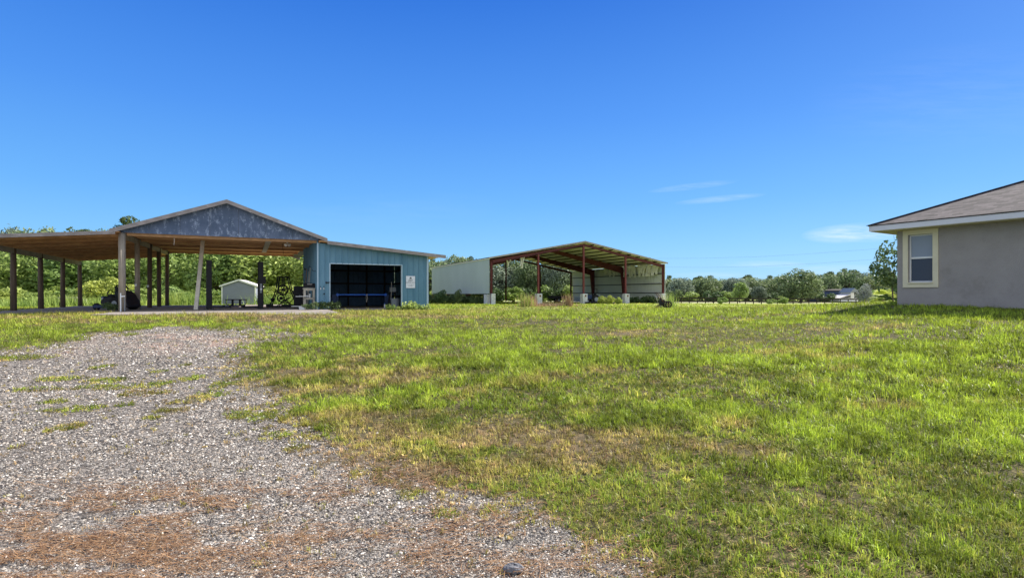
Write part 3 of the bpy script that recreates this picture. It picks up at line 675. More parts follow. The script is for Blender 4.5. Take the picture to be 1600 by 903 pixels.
mb.build('wall_girt', 'girtdark', barn)
mb = MB(); mb.box(SW + .02, SW + .1, .02, .12, -.1, 3.5); mb.build('annex_stud', 'joist', barn)
mb = MB()
mb.box(SW - .05, SW + .035, -.052, .01, -.1, an_z(SW) - .1); mb.build('corner_trim', 'bluetrim', barn); mb = MB()
mb.box(SE - .055, SE + .05, -.06, -.02, -.12, an_z(SE) - .12); mb.box(SE + .005, SE + .05, -.06, .07, -.12, an_z(SE) - .12)
mb.build('corner_trim', 'bluetrim', barn)
mb = MB(); mb.box(D0 - .05, D0, -.055, .10, -.05, DZ + .0); mb.box(D1, D1 + .05, -.055, .10, -.05, DZ); mb.box(D0 - .05, D1 + .05, -.057, .10, DZ, DZ + .05); mb.build('door_frame', 'bluetrim', barn)
mb = MB(); mb.prism([(SW + .02, -.33, an_z(SW)), (SR, -.33, an_z(SR)), (SR, -.33, an_z(SR) - .04), (SW + .02, -.33, an_z(SW) - .04)], (0, AD + .7, 0)); mb.build('annex_roof', 'ply', barn)
mb = MB(); mb.prism([(SW + .3, -.35, an_z(SW + .3) + .04), (SR + .03, -.35, an_z(SR) + .037), (SR + .03, -.35, an_z(SR) + .004), (SW + .3, -.35, an_z(SW + .3) + .004)], (0, AD + .74, 0)); mb.build('annex_roof_sheet', 'shingle_dark', barn)
mb = MB(); mb.prism([(SW + .42, -.38, an_z(SW + .42) + .035), (SR + .04, -.38, an_z(SR) + .03), (SR + .04, -.38, an_z(SR) - .15), (SW + .42, -.38, an_z(SW + .42) - .14)], (0, .03, 0)); mb.build('annex_fascia', 'fascia', barn)

# slab
slab_pts = [(-.3, -4.0), (7.9, -7.4), (8.6, -5.2), (8.75, -.3), (14.3, -.2), (14.3, AD + .2), (8.7, AD + .2), (8.7, 15.6), (-5.2, 15.6), (-5.2, .4), (-.3, .2)]
mb = MB(); mb.prism([(*bworld(*p), BZ) for p in slab_pts], (0, 0, -.35)); mb.build('concrete_slab', 'concrete', None, kind='structure')

# leaning timber prop
p0 = at(306, 26.4); p1 = at(317, 28.2)
mb = MB(); mb.bar((0, 0, 0), (p1[0] - p0[0], p1[1] - p0[1], zz(377, 28.2) - BZ), .17, .13); o = mb.build('timber_prop', 'palewood'); o.location = (*p0, BZ)
tag(o, 'long weathered timber leaning up to the barn ceiling', 'timber prop')

def loc_b(px, t, dz=0):
    s = bs(px, t); x, y = bworld(s, t); return (x, y, BZ + dz)
# car lift
c1 = at(326.5, 28.0); c2 = at(407, 29.4)
lift = thing('car_lift', 'black two post car lift standing on the open barn floor', 'car lift', (*c1, BZ), math.atan2(c2[1] - c1[1], c2[0] - c1[0]))
dL = math.hypot(c2[0] - c1[0], c2[1] - c1[1])
for i, (x_, sg) in enumerate(((0, 1), (dL, -1))):
    mb = MB(); h_ = 2.5
    mb.box(x_ - .12, x_ + .12, -.13, -.10, 0, h_); mb.box(x_ - sg * .12, x_ - sg * .09, -.10, .13, 0, h_); mb.box(x_ - .12, x_ - .06, .10, .13, 0, h_); mb.box(x_ + .06, x_ + .12, .10, .13, 0, h_)
    mb.box(x_ - .12, x_ + .12, -.13, .13, h_, h_ + .03)
    cobj = mb.build('column', 'black', lift)
    MB().box(x_ - .22, x_ + .22, -.22, .22, 0, .03).build('base_plate', 'black', lift)
    MB().box(x_ - .10, x_ + .14, -.09, .09, .15, .75).build('carriage', 'black', lift)
    mb = MB(); mb.bar((x_ + sg * .1, 0, .12), (x_ + sg * .95, -.25, .10), .09, .07); mb.tube((x_ + sg * .93, -.25, .06), (x_ + sg * .93, -.25, .20), .06); mb.build('swing_arm', 'black', lift)
    mb = MB(); mb.bar((x_ + sg * .1, .02, .12), (x_ + sg * .75, .45, .10), .08, .07); mb.tube((x_ + sg * .73, .44, .06), (x_ + sg * .73, .44, .20), .06); mb.build('swing_arm', 'black', lift)
MB().box(dL + .12, dL + .24, -.12, .02, 1.35, 1.75).build('pump_motor', 'black', lift)
MB().box(dL - .05, dL + .05, -.145, -.131, .85, 1.35).build('label_plate', 'greyplastic', lift)
MB().box(dL - .045, dL + .05, -.15, -.131, 1.0, 1.1).build('label_plate', 'white', lift)

# bench with two pedestals
x_, y_ = at(369, 35.5)
bench = thing('bench', 'low black metal bench with two pedestals in front of the small shed', 'bench', (x_, y_, BZ), R(6))
for a, c in ((-.64, -.02), (.02, .64)): MB().box(a, c, -.15, .15, .40, .46).build('seat', 'black', bench, bevel=.006)
for a in (-.22, .24):
    mb = MB(); mb.box(a - .055, a + .055, -.05, .05, 0, .40); mb.box(a - .12, a + .12, -.14, .14, 0, .03); mb.build('pedestal', 'black', bench)
for sg in (-1, 1):
    mb = MB(); pts = [(sg * .62, 0, .41), (sg * .63, 0, .22), (sg * .58, 0, .12), (sg * .45, 0, .07), (sg * .30, 0, .09), (sg * .24, 0, .2)]; mb.path(pts, .022); mb.build('curved_arm', 'black', bench)

# tall wheeled machine in an A frame
x_, y_ = at(444, 32.6); k_ = 32.6 / F
mach = thing('winch_machine', 'black A-framed machine with large flywheels on the barn floor', 'machine', (x_, y_, BZ), R(8))
def mp_(px, py): return ((px - 444) * k_, 0, (480 - py) * k_)
mb = MB(); mb.box(-.95, .72, -.30, .30, .0, .10); mb.box(-.95, -.80, -.3, .3, .1, .2); mb.box(-.1, .7, -.25, .25, .10, .17); mb.build('base', 'black', mach)
for yy in (-.2, .2):
    mb = MB()
    a = mp_(436, 433); b_ = mp_(450, 433); mb.path([(a[0] - .5 + .05, yy, .1), (a[0] - .12, yy, 1.0), (a[0], yy, a[2])], .032); mb.path([(b_[0] + .52, yy, .1), (b_[0] + .17, yy, 1.0), (b_[0], yy, b_[2])], .032)
    mb.tube((a[0] - .03, yy, a[2]), (b_[0] + .03, yy, b_[2]), .032); mb.tube(((a[0] + b_[0]) / 2 - .02, yy, a[2]), ((a[0] + b_[0]) / 2 - .02, yy, 1.2), .03)
    mb.tube((-.35, yy, .1), (.35, yy, .62), .025); mb.tube((.45, yy, .1), (-.2, yy, .62), .025); mb.build('side_frame', 'black', mach)
cw = mp_(443, 453)
mb = MB(); mb.ring((cw[0], -.1, cw[2]), (0, 1, 0), .28, .045)
for i in range(7):
    a = i * 2 * math.pi / 7 + .3; mb.tube((cw[0], -.1, cw[2]), (cw[0] + .27 * math.cos(a), -.1, cw[2] + .27 * math.sin(a)), .026, 6)
mb.tube((cw[0], -.24, cw[2]), (cw[0], .24, cw[2]), .07); mb.build('upper_wheel', 'black', mach)
c3 = mp_(446, 462); mb = MB(); mb.ring((c3[0], .05, c3[2]), (0, 1, 0), .46, .022, 36)
for i in range(5):
    a = i * 2 * math.pi / 5; mb.tube((c3[0], .05, c3[2]), (c3[0] + .45 * math.cos(a), .05, c3[2] + .45 * math.sin(a)), .014, 6)
mb.build('large_ring', 'black', mach)
c4 = mp_(440, 466); mb = MB(); mb.ring((c4[0], -.14, c4[2]), (0, 1, 0), .20, .03); mb.ball((c4[0], -.14, c4[2]), (.1, .06, .1)); mb.build('lower_wheel', 'black', mach)
c5 = mp_(424, 460); mb = MB(); mb.ring((c5[0], 0, c5[2]), (0, 1, 0), .24, .014); mb.build('small_ring', 'black', mach)
c6 = mp_(427, 468); mb = MB(); mb.ball(c6, (.13, .13, .11)); mb.tube((c6[0], 0, c6[2]), (c6[0], 0, .1), .03); mb.build('tank', 'black', mach, smooth=True)

# cabinet
x_, y_ = at(468, 31.2)
cab = thing('tool_cabinet', 'tall black metal cabinet behind the wooden workbench', 'cabinet', (x_, y_, BZ), TB)
MB().box(-.30, .34, -.2, .2, .06, 1.24).build('body', 'black', cab, bevel=.01)
for a in (-.29, .03):
    d_ = MB().box(a, a + .30, -.215, -.201, .09, 1.21).build('door', 'black', cab); MB().box(a + (.26 if a < 0 else .02), a + (.28 if a < 0 else .04), -.235, -.216, .6, .75).build('handle', 'greyplastic', d_)
for a in (-.27, .27): MB().box(a, a + .05, -.17, .17, 0, .06).build('leg', 'black', cab)
MB().box(-.36, -.305, -.1, .1, .75, 1.0).build('side_box', 'black', cab)

# white workbench
tW = .55; sW0 = bs(475, tW); sW1 = SW - .10
wb = thing('workbench', 'whitewashed wooden workbench with shelves against the blue side wall', 'workbench', (*bworld(sW0, tW), BZ), TB)
WW = sW1 - sW0; HB = 1.10
for a in (0, WW - .09):
    for c in (0, .45): MB().box(a, a + .085, c, c + .085, 0, HB - .05).build('leg', 'palewood', wb)
MB().box(-.03, WW + .02, -.03, .56, HB - .05, HB).build('top', 'palewood', wb)
MB().box(0.0, WW, .0, .53, .56, .60).build('shelf', 'palewood', wb); MB().box(.086, WW - .09, -.004, .03, .50, .56).build('rail', 'palewood', wb); MB().box(.086, WW - .09, -.004, .03, HB - .13, HB - .05).build('rail', 'palewood', wb)
for i, (a, h_, m_, nm) in enumerate(((.16, .20, 'greyplastic', 'grey'), (.30, .26, 'white', 'white'), (.42, .18, 'palewood', 'tan'), (.55, .24, 'greyplastic', 'dark grey'))):
    if a > WW - .12: continue
    x2, y2 = bworld(sW0 + a, tW + .16); j = thing('jar', f'{nm} jar on the workbench middle shelf, {["leftmost","second from left","second from right","rightmost"][i]}', 'jar', (x2, y2, BZ + .60), TB, 'jars on the workbench shelf')
    MB().tube((0, 0, 0), (0, 0, h_ * .8), .045, 12).build('body', m_, j); MB().tube((0, 0, h_ * .8), (0, 0, h_), .032, 12).build('lid', 'black', j)
x2, y2 = bworld(sW0 + .02, tW - .02); o = MB().bar((-.42, 0, 0), (.32, 0, .02), .12, .03).build('white_board', 'white'); o.location = (x2, y2 - .05, BZ + .66); tag(o, 'short white board sticking out from the workbench shelf', 'board')
x2, y2 = bworld(sW0 + WW / 2, tW + .26)
gl = thing('grill', 'small black grill sitting on top of the workbench', 'grill', (x2, y2, BZ + HB), TB)
MB().box(-.28, .30, -.17, .17, .02, .14).build('body', 'black', gl, bevel=.02)
mb = MB(); mb.prism([(-.28, -.17, .145), (-.28, .17, .145), (-.28, .12, .25), (-.28, -.08, .26)], (.56, 0, 0)); mb.build('lid', 'black', gl)
for a in (-.24, .24): MB().box(a - .02, a + .02, -.15, .15, 0, .02).build('foot', 'black', gl)
MB().tube((-.1, -.2, .2), (.14, -.2, .2), .012).build('handle', 'white', gl)
# plank and box
x2, y2 = at(466, 28.6); st_ = thing('plank_step', 'low step of a white plank on a dark block beside the workbench', 'step', (x2, y2, BZ), TB)
MB().box(-.34, .30, -.12, .12, .13, .165).build('tread', 'white', st_); MB().box(-.05, .22, -.1, .1, 0, .13).build('block', 'black', st_)
x2, y2 = at(471.5, 27.6); o = MB().box(-.13, .13, -.1, .1, 0, .13).box(-.14, .14, -.11, .11, .13, .15).build('bin_box', 'white', bevel=.008); o.location = (x2, y2, BZ); o.rotation_euler[2] = TB; tag(o, 'small white lidded box on the slab below the plank step', 'box')
# tools leaning at side wall
for i, (px, pt, t_, nm, lb) in enumerate(((479, 420, 4.6, 'rake', 'rake'), (484, 424, 3.4, 'shovel', 'shovel'), (488.5, 418, 2.6, 'garden_hoe', 'hoe'))):
    sx_ = SW - .28; x2, y2 = bworld(sx_, t_); tl = thing(nm, f'long handled {lb} leaning on the blue side wall, {["farthest back", "middle of three", "nearest the front corner"][i]}', lb, (x2, y2, BZ), TB, 'tools leaning on the side wall')
    H_ = zz(pt, y2) - BZ
    MB().tube((0, 0, .0), (.16, 0, H_), .018, 8).build('handle', 'palewood' if i else 'joist', tl)
    mb = MB()
    if nm == 'rake':
        mb.bar((.0, -.2, H_ + .02), (.16, .2, H_ + .02), .02, .03)
        for q in range(7): mb.bar((.02 * q, -.2 + q * .065, H_), (.02 * q, -.2 + q * .065, H_ - .08), .01, .01)
    elif nm == 'shovel': mb.prism([(.13, -.11, H_), (.13, .11, H_), (.13, .10, H_ + .2), (.13, 0, H_ + .29), (.13, -.10, H_ + .2)], (.01, 0, 0))
    else: mb.box(.1, .2, -.08, .08, H_, H_ + .02); mb.bar((.15, 0, H_), (.1, 0, H_ + .1), .02, .02)
    mb.build('head', 'black', tl)
o = MB().tube((0, 0, 0), (-.14, 0, .0), .012).tube((-.14, 0, 0), (-.16, 0, .09), .012).box(-.015, 0, -.05, .05, -.06, .06).build('wall_hook', 'black'); x2, y2 = bworld(SW - .045, .7); o.location = (x2, y2, BZ + 2.0); o.rotation_euler[2] = TB; tag(o, 'dark hook on the inner blue wall near the front corner', 'hook')
# taps and latch on the front
for px, nm in ((500.5, 'left'), (505.5, 'right')):
    s_ = bs(px, 0); x2, y2 = bworld(s_, -.05); tp = thing('water_tap', f'white wall tap beside the bay opening, {nm} of the pair', 'tap', (x2, y2, zz(450, y2)), TB, 'taps on the blue wall')
    MB().tube((0, 0, 0), (0, -.10, 0), .02).tube((0, -.1, 0), (0, -.12, -.08), .018).build('spout', 'white', tp); MB().tube((0, -.06, .02), (0, -.06, .07), .01).ring((0, -.06, .075), (0, 0, 1), .03, .008, 14).build('handle', 'black', tp)
s_ = bs(511.5, 0); x2, y2 = bworld(s_, -.055); o = MB().box(-.10, .08, -.04, 0, -.03, .03).tube((-.08, -.04, .0), (-.08, -.08, .05), .015).tube((.05, -.04, 0), (.1, -.07, .03), .012).build('door_latch', 'black'); o.location = (x2, y2, zz(441.5, y2)); o.rotation_euler[2] = TB; tag(o, 'dark metal latch on the blue wall at the bay opening', 'latch')
s_ = bs(506, 0); x2, y2 = bworld(s_, -.05); o = MB().tube((0, 0, 0), (0, -.05, 0), .03).tube((0, -.05, 0), (.0, -.07, 0), .04).build('wall_socket', 'black'); o.location = (x2, y2, zz(459, y2)); o.rotation_euler[2] = TB; tag(o, 'small round dark fitting below the taps on the blue wall', 'fitting')
# floodlight
x2, y2 = at(449, 29.5); fl = thing('flood_light', 'white twin floodlight hanging from the barn ceiling', 'light', (x2, y2, zz(380, y2)), TB)
MB().tube((0, 0, -.03), (0, 0, .25), .05).build('mount', 'white', fl)
for sg in (-1, 1): MB().tube((0, 0, -.03), (sg * .10, -.12, -.12), .045, 12, .09).build('lamp_head', 'white', fl)
o = MB().path([(0, 0, 0), (-.06, .0, .5), (.05, 0, .75)], .01).build('hanging_cord', 'black'); x2, y2 = at(443, 29.6); o.location = (x2, y2, zz(397, y2)); tag(o, 'thin dark cord hanging beside the floodlight', 'cord')
o = MB().path([(0, 0, 0), (.01, .0, -.25), (-.01, 0, -.42)], .012).build('hanging_cord', 'palewood'); x2, y2 = at(272, 25.5); o.location = (x2, y2, BZ + 3.50); tag(o, 'short pale cord dangling under the left of the gable', 'cord')
# sign
s0_, s1_ = bs(634, 0), bs(648, 0); xm, ym = bworld((s0_ + s1_) / 2, -.065); sgw = (s1_ - s0_) / 2; z1, z0_ = zz(431.3, ym), zz(450, ym); sgh = (z1 - z0_) / 2
sg_ = thing('parking_sign', 'white parking sign with black lettering on the blue wall', 'sign', (xm, ym, (z1 + z0_) / 2), TB)
MB().box(-sgw, sgw, 0, .012, -sgh, sgh).build('board', 'signface', sg_)
for dx_ in (-sgw - .012, sgw + .002): pass
def text(txt, size, z_, par, x_=0):
    cu = bpy.data.curves.new('lettering', 'FONT'); cu.body = txt; cu.size = size; cu.align_x = 'CENTER'; cu.align_y = 'CENTER'; cu.extrude = .001
    cu.materials.append(M['ink']); o = bpy.data.objects.new('lettering', cu); COL.objects.link(o); o.parent = par; o.location = (x_, -.003, z_); o.rotation_euler = (R(90), 0, 0)
    dg = bpy.context.evaluated_depsgraph_get(); me = bpy.data.meshes.new_from_object(o.evaluated_get(dg)); o2 = bpy.data.objects.new('lettering', me); COL.objects.link(o2); o2.parent = par; o2.location = o.location; o2.rotation_euler = o.rotation_euler
    bpy.data.objects.remove(o)
    return o2
text('JEEP', .135, sgh * .24, sg_); text('PARKING ONLY', .078, -sgh * .10, sg_); text('ALL OTHERS WILL', .045, -sgh * .46, sg_); text('BE TOWED', .045, -sgh * .66, sg_)
MB().box(-.06, .06, -.005, 0, sgh * .55, sgh * .68).box(-.035, .03, -.005, 0, sgh * .68, sgh * .80).tube((-.035, -.006, sgh * .54), (-.035, 0, sgh * .54), .018).tube((.035, -.006, sgh * .54), (.035, 0, sgh * .54), .018).build('vehicle_symbol', 'ink', sg_)
# inside the bay: blue tube frame etc.
tF = 2.2
fa = bs(527, tF); fb = bs(602, tF); x2, y2 = bworld(fa, tF); fr = thing('blue_frame', 'bright blue tubular steel frame across the open bay', 'frame', (x2, y2, BZ), TB)
fz = zz(460.5, bworld((fa + fb) / 2, tF)[1]) - BZ; LW = fb - fa
MB().tube((0, 0, fz), (LW, 0, fz), .042, 12).build('top_rail', 'blueframe', fr)
for a in (.0, LW):
    mb = MB(); mb.box(a - .05, a + .05, -.05, .05, 0, fz - .03); mb.box(a - .06, a + .06, -.35, .35, 0, .06); lg = mb.build('leg', 'darkblue', fr); MB().tube((a, -.07, fz), (a, .07, fz), .08).build('clamp', 'blueframe', lg)
MB().box(-.30, -.06, -.03, .03, .05, fz + .02).build('side_panel', 'darkblue', fr); MB().box(LW + .06, LW + .22, -.03, .03, .05, fz + .0).build('side_panel', 'darkblue', fr)
s_ = bs(573, tF); x2, y2 = bworld(s_, tF - .06); o = MB().path([(-.02, 0, .05), (-.05, -.01, -.2), (-.02, -.01, -.42), (.03, 0, -.2), (.03, 0, .05)], .012).build('strap', 'palewood'); o.location = (x2, y2, BZ + fz); o.rotation_euler[2] = TB; tag(o, 'pale looped strap hanging from the blue frame', 'strap')
s_ = bs(601, 1.6); x2, y2 = bworld(s_, 1.6); bo = thing('bottle', 'small white bottle on the floor by the right leg of the blue frame', 'bottle', (x2, y2, BZ + 0), TB); MB().tube((0, 0, 0), (0, 0, .2), .045).build('body', 'white', bo); MB().tube((0, 0, .2), (0, 0, .27), .02).build('neck', 'blueframe', bo)
s_ = bs(611, 1.8); x2, y2 = bworld(s_, 1.8); bm_ = thing('broom', 'upright broom with a pale handle at the right of the bay', 'broom', (x2, y2, BZ), TB); MB().tube((0, 0, .2), (.03, .0, 1.5), .016).build('handle', 'palewood', bm_); mb = MB(); mb.prism([(-.15, -.03, 0), (.15, -.03, 0), (.10, -.02, .22), (-.10, -.02, .22)], (0, .05, 0)); mb.build('bristles', 'joist', bm_)
s_ = bs(617.5, 1.3); x2, y2 = bworld(s_, 1.3)
bn_ = thing('plastic_bin', 'grey round plastic bin inside the right of the bay', 'bin', (x2, y2, BZ), TB); MB().tube((0, 0, 0), (0, 0, .5), .22, 18, .26).build('body', 'greyplastic', bn_); MB().tube((0, 0, .50), (0, 0, .54), .27, 18).build('rim', 'greyplastic', bn_)
cr_ = thing('carton', 'pale carton on a dark stand inside the right of the bay', 'box', (*bworld(s_ + .02, 2.0), BZ + .92), TB); MB().box(-.17, .17, -.12, .12, 0, .26).build('body', 'greyplastic', cr_, bevel=.005); MB().box(-.17, .17, -.02, .02, .26, .265).build('tape', 'palewood', cr_)
sd_ = thing('dark_stand', 'dark slanted metal stand holding the pale carton', 'stand', (*bworld(s_ + .02, 2.0), BZ), TB); MB().box(-.25, .25, -.18, .18, .87, .92).build('top', 'black', sd_)
for a in (-.2, .2): MB().bar((a * 1.4, -.15, 0), (a * .7, -.1, .87), .04, .04).build('leg', 'black', sd_); MB().bar((a * 1.4, .15, 0), (a * .7, .1, .87), .04, .04).build('leg', 'black', sd_)

# riding mower under the lean-to
x_, y_ = at(183, 27.2); mw = thing('riding_mower', 'black zero turn riding mower parked behind the front barn post', 'riding mower', (x_, y_, BZ), R(-8))
mb = MB(); mb.prism([(-.50, -.45, .28), (.35, -.45, .28), (.35, -.45, .58), (.05, -.45, .66), (-.30, -.45, .60), (-.50, -.45, .45)], (0, .9, 0)); mb.build('body', 'black', mw, bevel=.03)
mb = MB(); mb.prism([(-.78, -.62, .10), (.1, -.62, .10), (.1, -.62, .24), (-.70, -.62, .26)], (0, 1.2, 0)); mb.build('mower_deck', 'darkblue', mw, bevel=.03)
mb = MB(); mb.box(-.25, .18, -.24, .24, .66, .78); mb.prism([(.05, -.24, .78), (.20, -.24, .78), (.28, -.24, 1.14), (.18, -.24, 1.16)], (0, .48, 0)); mb.build('seat', 'black', mw, bevel=.04)
mb = MB(); mb.path([(.30, -.36, .5), (.26, -.36, 1.10), (.22, -.25, 1.22), (.22, .25, 1.22), (.26, .36, 1.10), (.30, .36, .5)], .032); mb.build('roll_bar', 'black', mw)
for yy in (-.50, .50):
    mb = MB(); mb.tube((.42, yy - .1, .32), (.42, yy + .1, .32), .32, 22); w_ = mb.build('wheel', 'rubber', mw); MB().tube((.42, yy - .12, .32), (.42, yy + .12, .32), .14, 16).build('rim', 'greyplastic', w_)
    mb = MB(); mb.tube((-.70, yy * .9 - .06, .17), (-.70, yy * .9 + .06, .17), .17, 18); w_ = mb.build('wheel', 'rubber', mw); MB().tube((-.70, yy * .9 - .07, .17), (-.70, yy * .9 + .07, .17), .07, 12).build('rim', 'greyplastic', w_)
    mb = MB(); mb.path([(-.10, yy * .7, .6), (-.22, yy * .7, .86), (-.34, yy * .3, .92)], .02); mb.build('steering_lever', 'black', mw)
mb = MB(); mb.prism([(.38, -.42, .30), (.98, -.42, .12), (.98, -.42, .25), (.70, -.42, .75), (.42, -.42, .98), (.34, -.42, .9)], (0, .84, 0)); mb.build('grass_bag', 'tarp', mw, bevel=.05)
mb = MB(); mb.ring((-.36, -.46, .55), (0, 1, 0), .045, .014, 14, a0=math.pi, a1=2 * math.pi); mb.build('badge', 'white', mw)
MB().box(-.62, -.48, -.3, .3, .42, .68).build('footrest', 'darkblue', mw, bevel=.03)
# pipe at post
x2, y2 = at(188.5, 24.2); pp = thing('water_pipe', 'white plastic water pipe with tee standing against the front barn post', 'pipe', (x2, y2, BZ - .05), TB)
MB().tube((0, 0, 0), (0, 0, .88), .026).build('riser', 'pipewhite', pp); MB().tube((-.0, 0, .72), (.16, 0, .74), .03).build('tee_arm', 'pipewhite', pp); MB().tube((.15, 0, 0), (.15, 0, .7), .014).build('cable', 'greyplastic', pp)
for px, t_ in ((214, SP), (233, 2 * SP)):
    x2, y2 = bworld(0, t_); o = MB().box(-.05, .05, -.03, .0, -.06, .06).box(-.03, .03, -.036, -.03, -.04, .04).build('outlet_box', 'white'); o.location = (x2 + .0, y2 - .125, BZ + 1.25)
    tag(o, 'small white outlet box on the ' + ('second' if px < 220 else 'third') + ' barn post from the front', 'outlet box')

# small shed behind
x_, y_ = at(373, 50.0); zg = gz1(x_, y_); shd = thing('garden_shed', 'small grey shed with white gable trim behind the barn', 'shed', (x_, y_, zg), R(14))
hw = 1.40; hz = 2.36 - zg; az_ = 2.86 - zg; dp = 3.0
mb = MB(); mb.prism([(-hw, 0, -.1), (hw, 0, -.1), (hw, 0, hz), (0, 0, az_), (-hw, 0, hz)], (0, dp, 0)); mb.build('wall', 'shedwall', shd)
mb = MB()
for sg in (-1, 1): mb.prism([(0, -.12, az_ + .11), (sg * (hw + .18), -.12, hz + .03), (sg * (hw + .18), -.12, hz - .03), (0, -.12, az_ + .05)], (0, dp + .24, 0))
mb.build('roof', 'pale_roof', shd)
mb = MB()
for sg in (-1, 1): mb.prism([(0, -.15, az_ + .13), (sg * (hw + .2), -.15, hz + .05), (sg * (hw + .2), -.15, hz - .09), (0, -.15, az_ - .01)], (0, .03, 0)); mb.box(sg * hw - .05, sg * hw + .05, -.03, .05, -.1, hz - .04)
mb.build('trim', 'white', shd)
mb = MB()
for z_ in np.arange(.1, hz, .2): mb.box(-hw + .06, hw - .06, -.008, 0.004, float(z_), float(z_) + .012)
mb.build('siding_line', 'greyplastic', shd)

# grey timber table and rail at far left
x_, y_ = at(107, 46); tb_ = thing('picnic_table', 'grey wooden table in the weeds beyond the left barn posts', 'table', (x_, y_, gz1(x_, y_)), R(10))
MB().box(-.75, .75, -.3, .3, .70, .75).build('top', 'palewood', tb_)
for a in (-.6, .6):
    MB().box(a - .04, a + .04, -.25, -.17, 0, .70).build('leg', 'palewood', tb_); MB().box(a - .04, a + .04, .17, .25, 0, .70).build('leg', 'palewood', tb_)
MB().box(-.75, .75, -.6, -.4, .40, .44).build('seat', 'palewood', tb_)
x_, y_ = at(128, 46); tb_ = thing('wooden_trestle', 'short grey wooden trestle to the right of the grey table', 'trestle', (x_, y_, gz1(x_, y_)), R(10))
MB().box(-.35, .35, -.05, .05, .5, .6).build('beam', 'palewood', tb_)
for a in (-.3, .3): MB().bar((a, -.2, 0), (a, 0, .5), .06, .05).build('leg', 'palewood', tb_); MB().bar((a, .2, 0), (a, 0, .5), .06, .05).build('leg', 'palewood', tb_)

# ------------------------------------------------------------------ steel barn
TS = R(24); SX, SY, SZ = (765 - CXP) / F * 58, 58.0, .55
steel = thing('steel_barn', 'open red steel framed barn with cream sheet side walls', 'barn', (SX, SY, SZ), TS)
WB = 23.4; DB = 22.6; EH = 5.49 - SZ; PH = 7.70 - SZ; MS = WB / 2
def sworld(s, t): return (SX + s * math.cos(TS) - t * math.sin(TS), SY + s * math.sin(TS) + t * math.cos(TS))
def sroof(s): return PH - abs(s - MS) * (PH - EH) / MS
mb = MB()
for a, c in ((-.15, MS), (MS, WB + .15)):
    n = 30
    zf = lambda s: sroof(min(max(s, 0), WB)) - (.03 if s < 0 or s > WB else 0)
    mb.prism([(a, -.25, zf(a)), (c, -.25, zf(c)), (c, -.25, zf(c) - .05), (a, -.25, zf(a) - .05)], (0, DB + .5, 0))
mb.build('roof', 'insul', steel)
mb = MB()
for a, c in ((-.2, MS), (MS, WB + .2)):
    mb.prism([(a, -.30, sroof(a if a > 0 else 0) + .045), (c, -.30, sroof(min(c, WB)) + .045), (c, -.30, sroof(min(c, WB)) + .008), (a, -.30, sroof(max(a, 0)) + .008)], (0, DB + .6, 0))
mb.build('roof_sheet', 'shingle_dark', steel)
mb = MB()
for a, c in ((-.2, MS), (MS, WB + .2)):
    mb.prism([(a, -.335, sroof(max(a, 0)) + .04), (c, -.335, sroof(min(c, WB)) + .04), (c, -.335, sroof(min(c, WB)) - .12), (a, -.335, sroof(max(a, 0)) - .12)], (0, .03, 0))
mb.build('rake_trim', 'fascia', steel)
mb = MB()
for i in range(1, 9):
    for side in (0, 1):
        s_ = MS * i / 9 if side == 0 else WB - MS * i / 9
        mb.bar((s_, -.1, sroof(s_) - .12), (s_, DB + .1, sroof(s_) - .12), .06, .11)
mb.build('purlin', 'girtdark', steel)
frames = [0, 8.0, 15.8, DB]
for fi, t_ in enumerate(frames):
    end = fi in (0, 3)
    for side in (0, 1):
        e = .12 if side == 0 else WB - .12
        sg = 1 if side == 0 else -1
        w0, w1 = (.20, .22) if end else (.32, .75)
        d0, d1 = (.28, .22) if end else (.72, .38)
        zb = .0 if side == 0 or not end else 0.0
        # column: tapered web + flanges
        mb = MB(); zt = sroof(e) - .27
        mb.prism([(e, t_ + .08, zb), (e + sg * w0, t_ + .08, zb), (e + sg * w1, t_ + .08, zt - (0 if end else .5)), (e + sg * w1, t_ + .08, zt), (e, t_ + .08, zt)], (0, .02, 0))
        mb.prism([(e, t_, zb), (e + sg * .02, t_, zb), (e + sg * .02, t_, zt), (e, t_, zt)], (0, .18, 0))
        mb.prism([(e + sg * w0, t_, zb), (e + sg * (w0 + .02), t_, zb), (e + sg * (w1 + .02), t_, zt - (0 if end else .5)), (e + sg * w1, t_, zt - (0 if end else .5))], (0, .18, 0))
        mb.build('column', 'red', steel)
        mb = MB()
        top = lambda s: sroof(s) - .26
        mb.prism([(e, t_ + .08, top(e)), (MS, t_ + .08, top(MS)), (MS, t_ + .08, top(MS) - d1), (e + sg * w1, t_ + .08, top(e) - d0 + (0 if end else -.0))], (0, .02, 0))
        for dz in (0,): mb.prism([(e, t_, top(e)), (MS, t_, top(MS)), (MS, t_, top(MS) - .02), (e, t_, top(e) - .02)], (0, .18, 0))
        mb.prism([(e + sg * w1, t_, top(e) - d0), (MS, t_, top(MS) - d1), (MS, t_, top(MS) - d1 - .02), (e + sg * w1, t_, top(e) - d0 - .02)], (0, .18, 0))
        mb.build('rafter', 'red', steel)
for fi, t_ in ((0, 0), (3, DB)):
    for k in (1, 2, 3):
        s_ = WB * k / 4; z0 = 1.15 if fi == 0 else .0
        mb = MB(); mb.box(s_ - .09, s_ + .09, t_ + .0, t_ + .015, z0, sroof(s_) - .5); mb.box(s_ - .09, s_ + .09, t_ + .165, t_ + .18, z0, sroof(s_) - .5); mb.box(s_ - .01, s_ + .01, t_ + .015, t_ + .165, z0, sroof(s_) - .5)
        mb.build('end_post', 'redlight' if fi == 0 else 'red', steel)
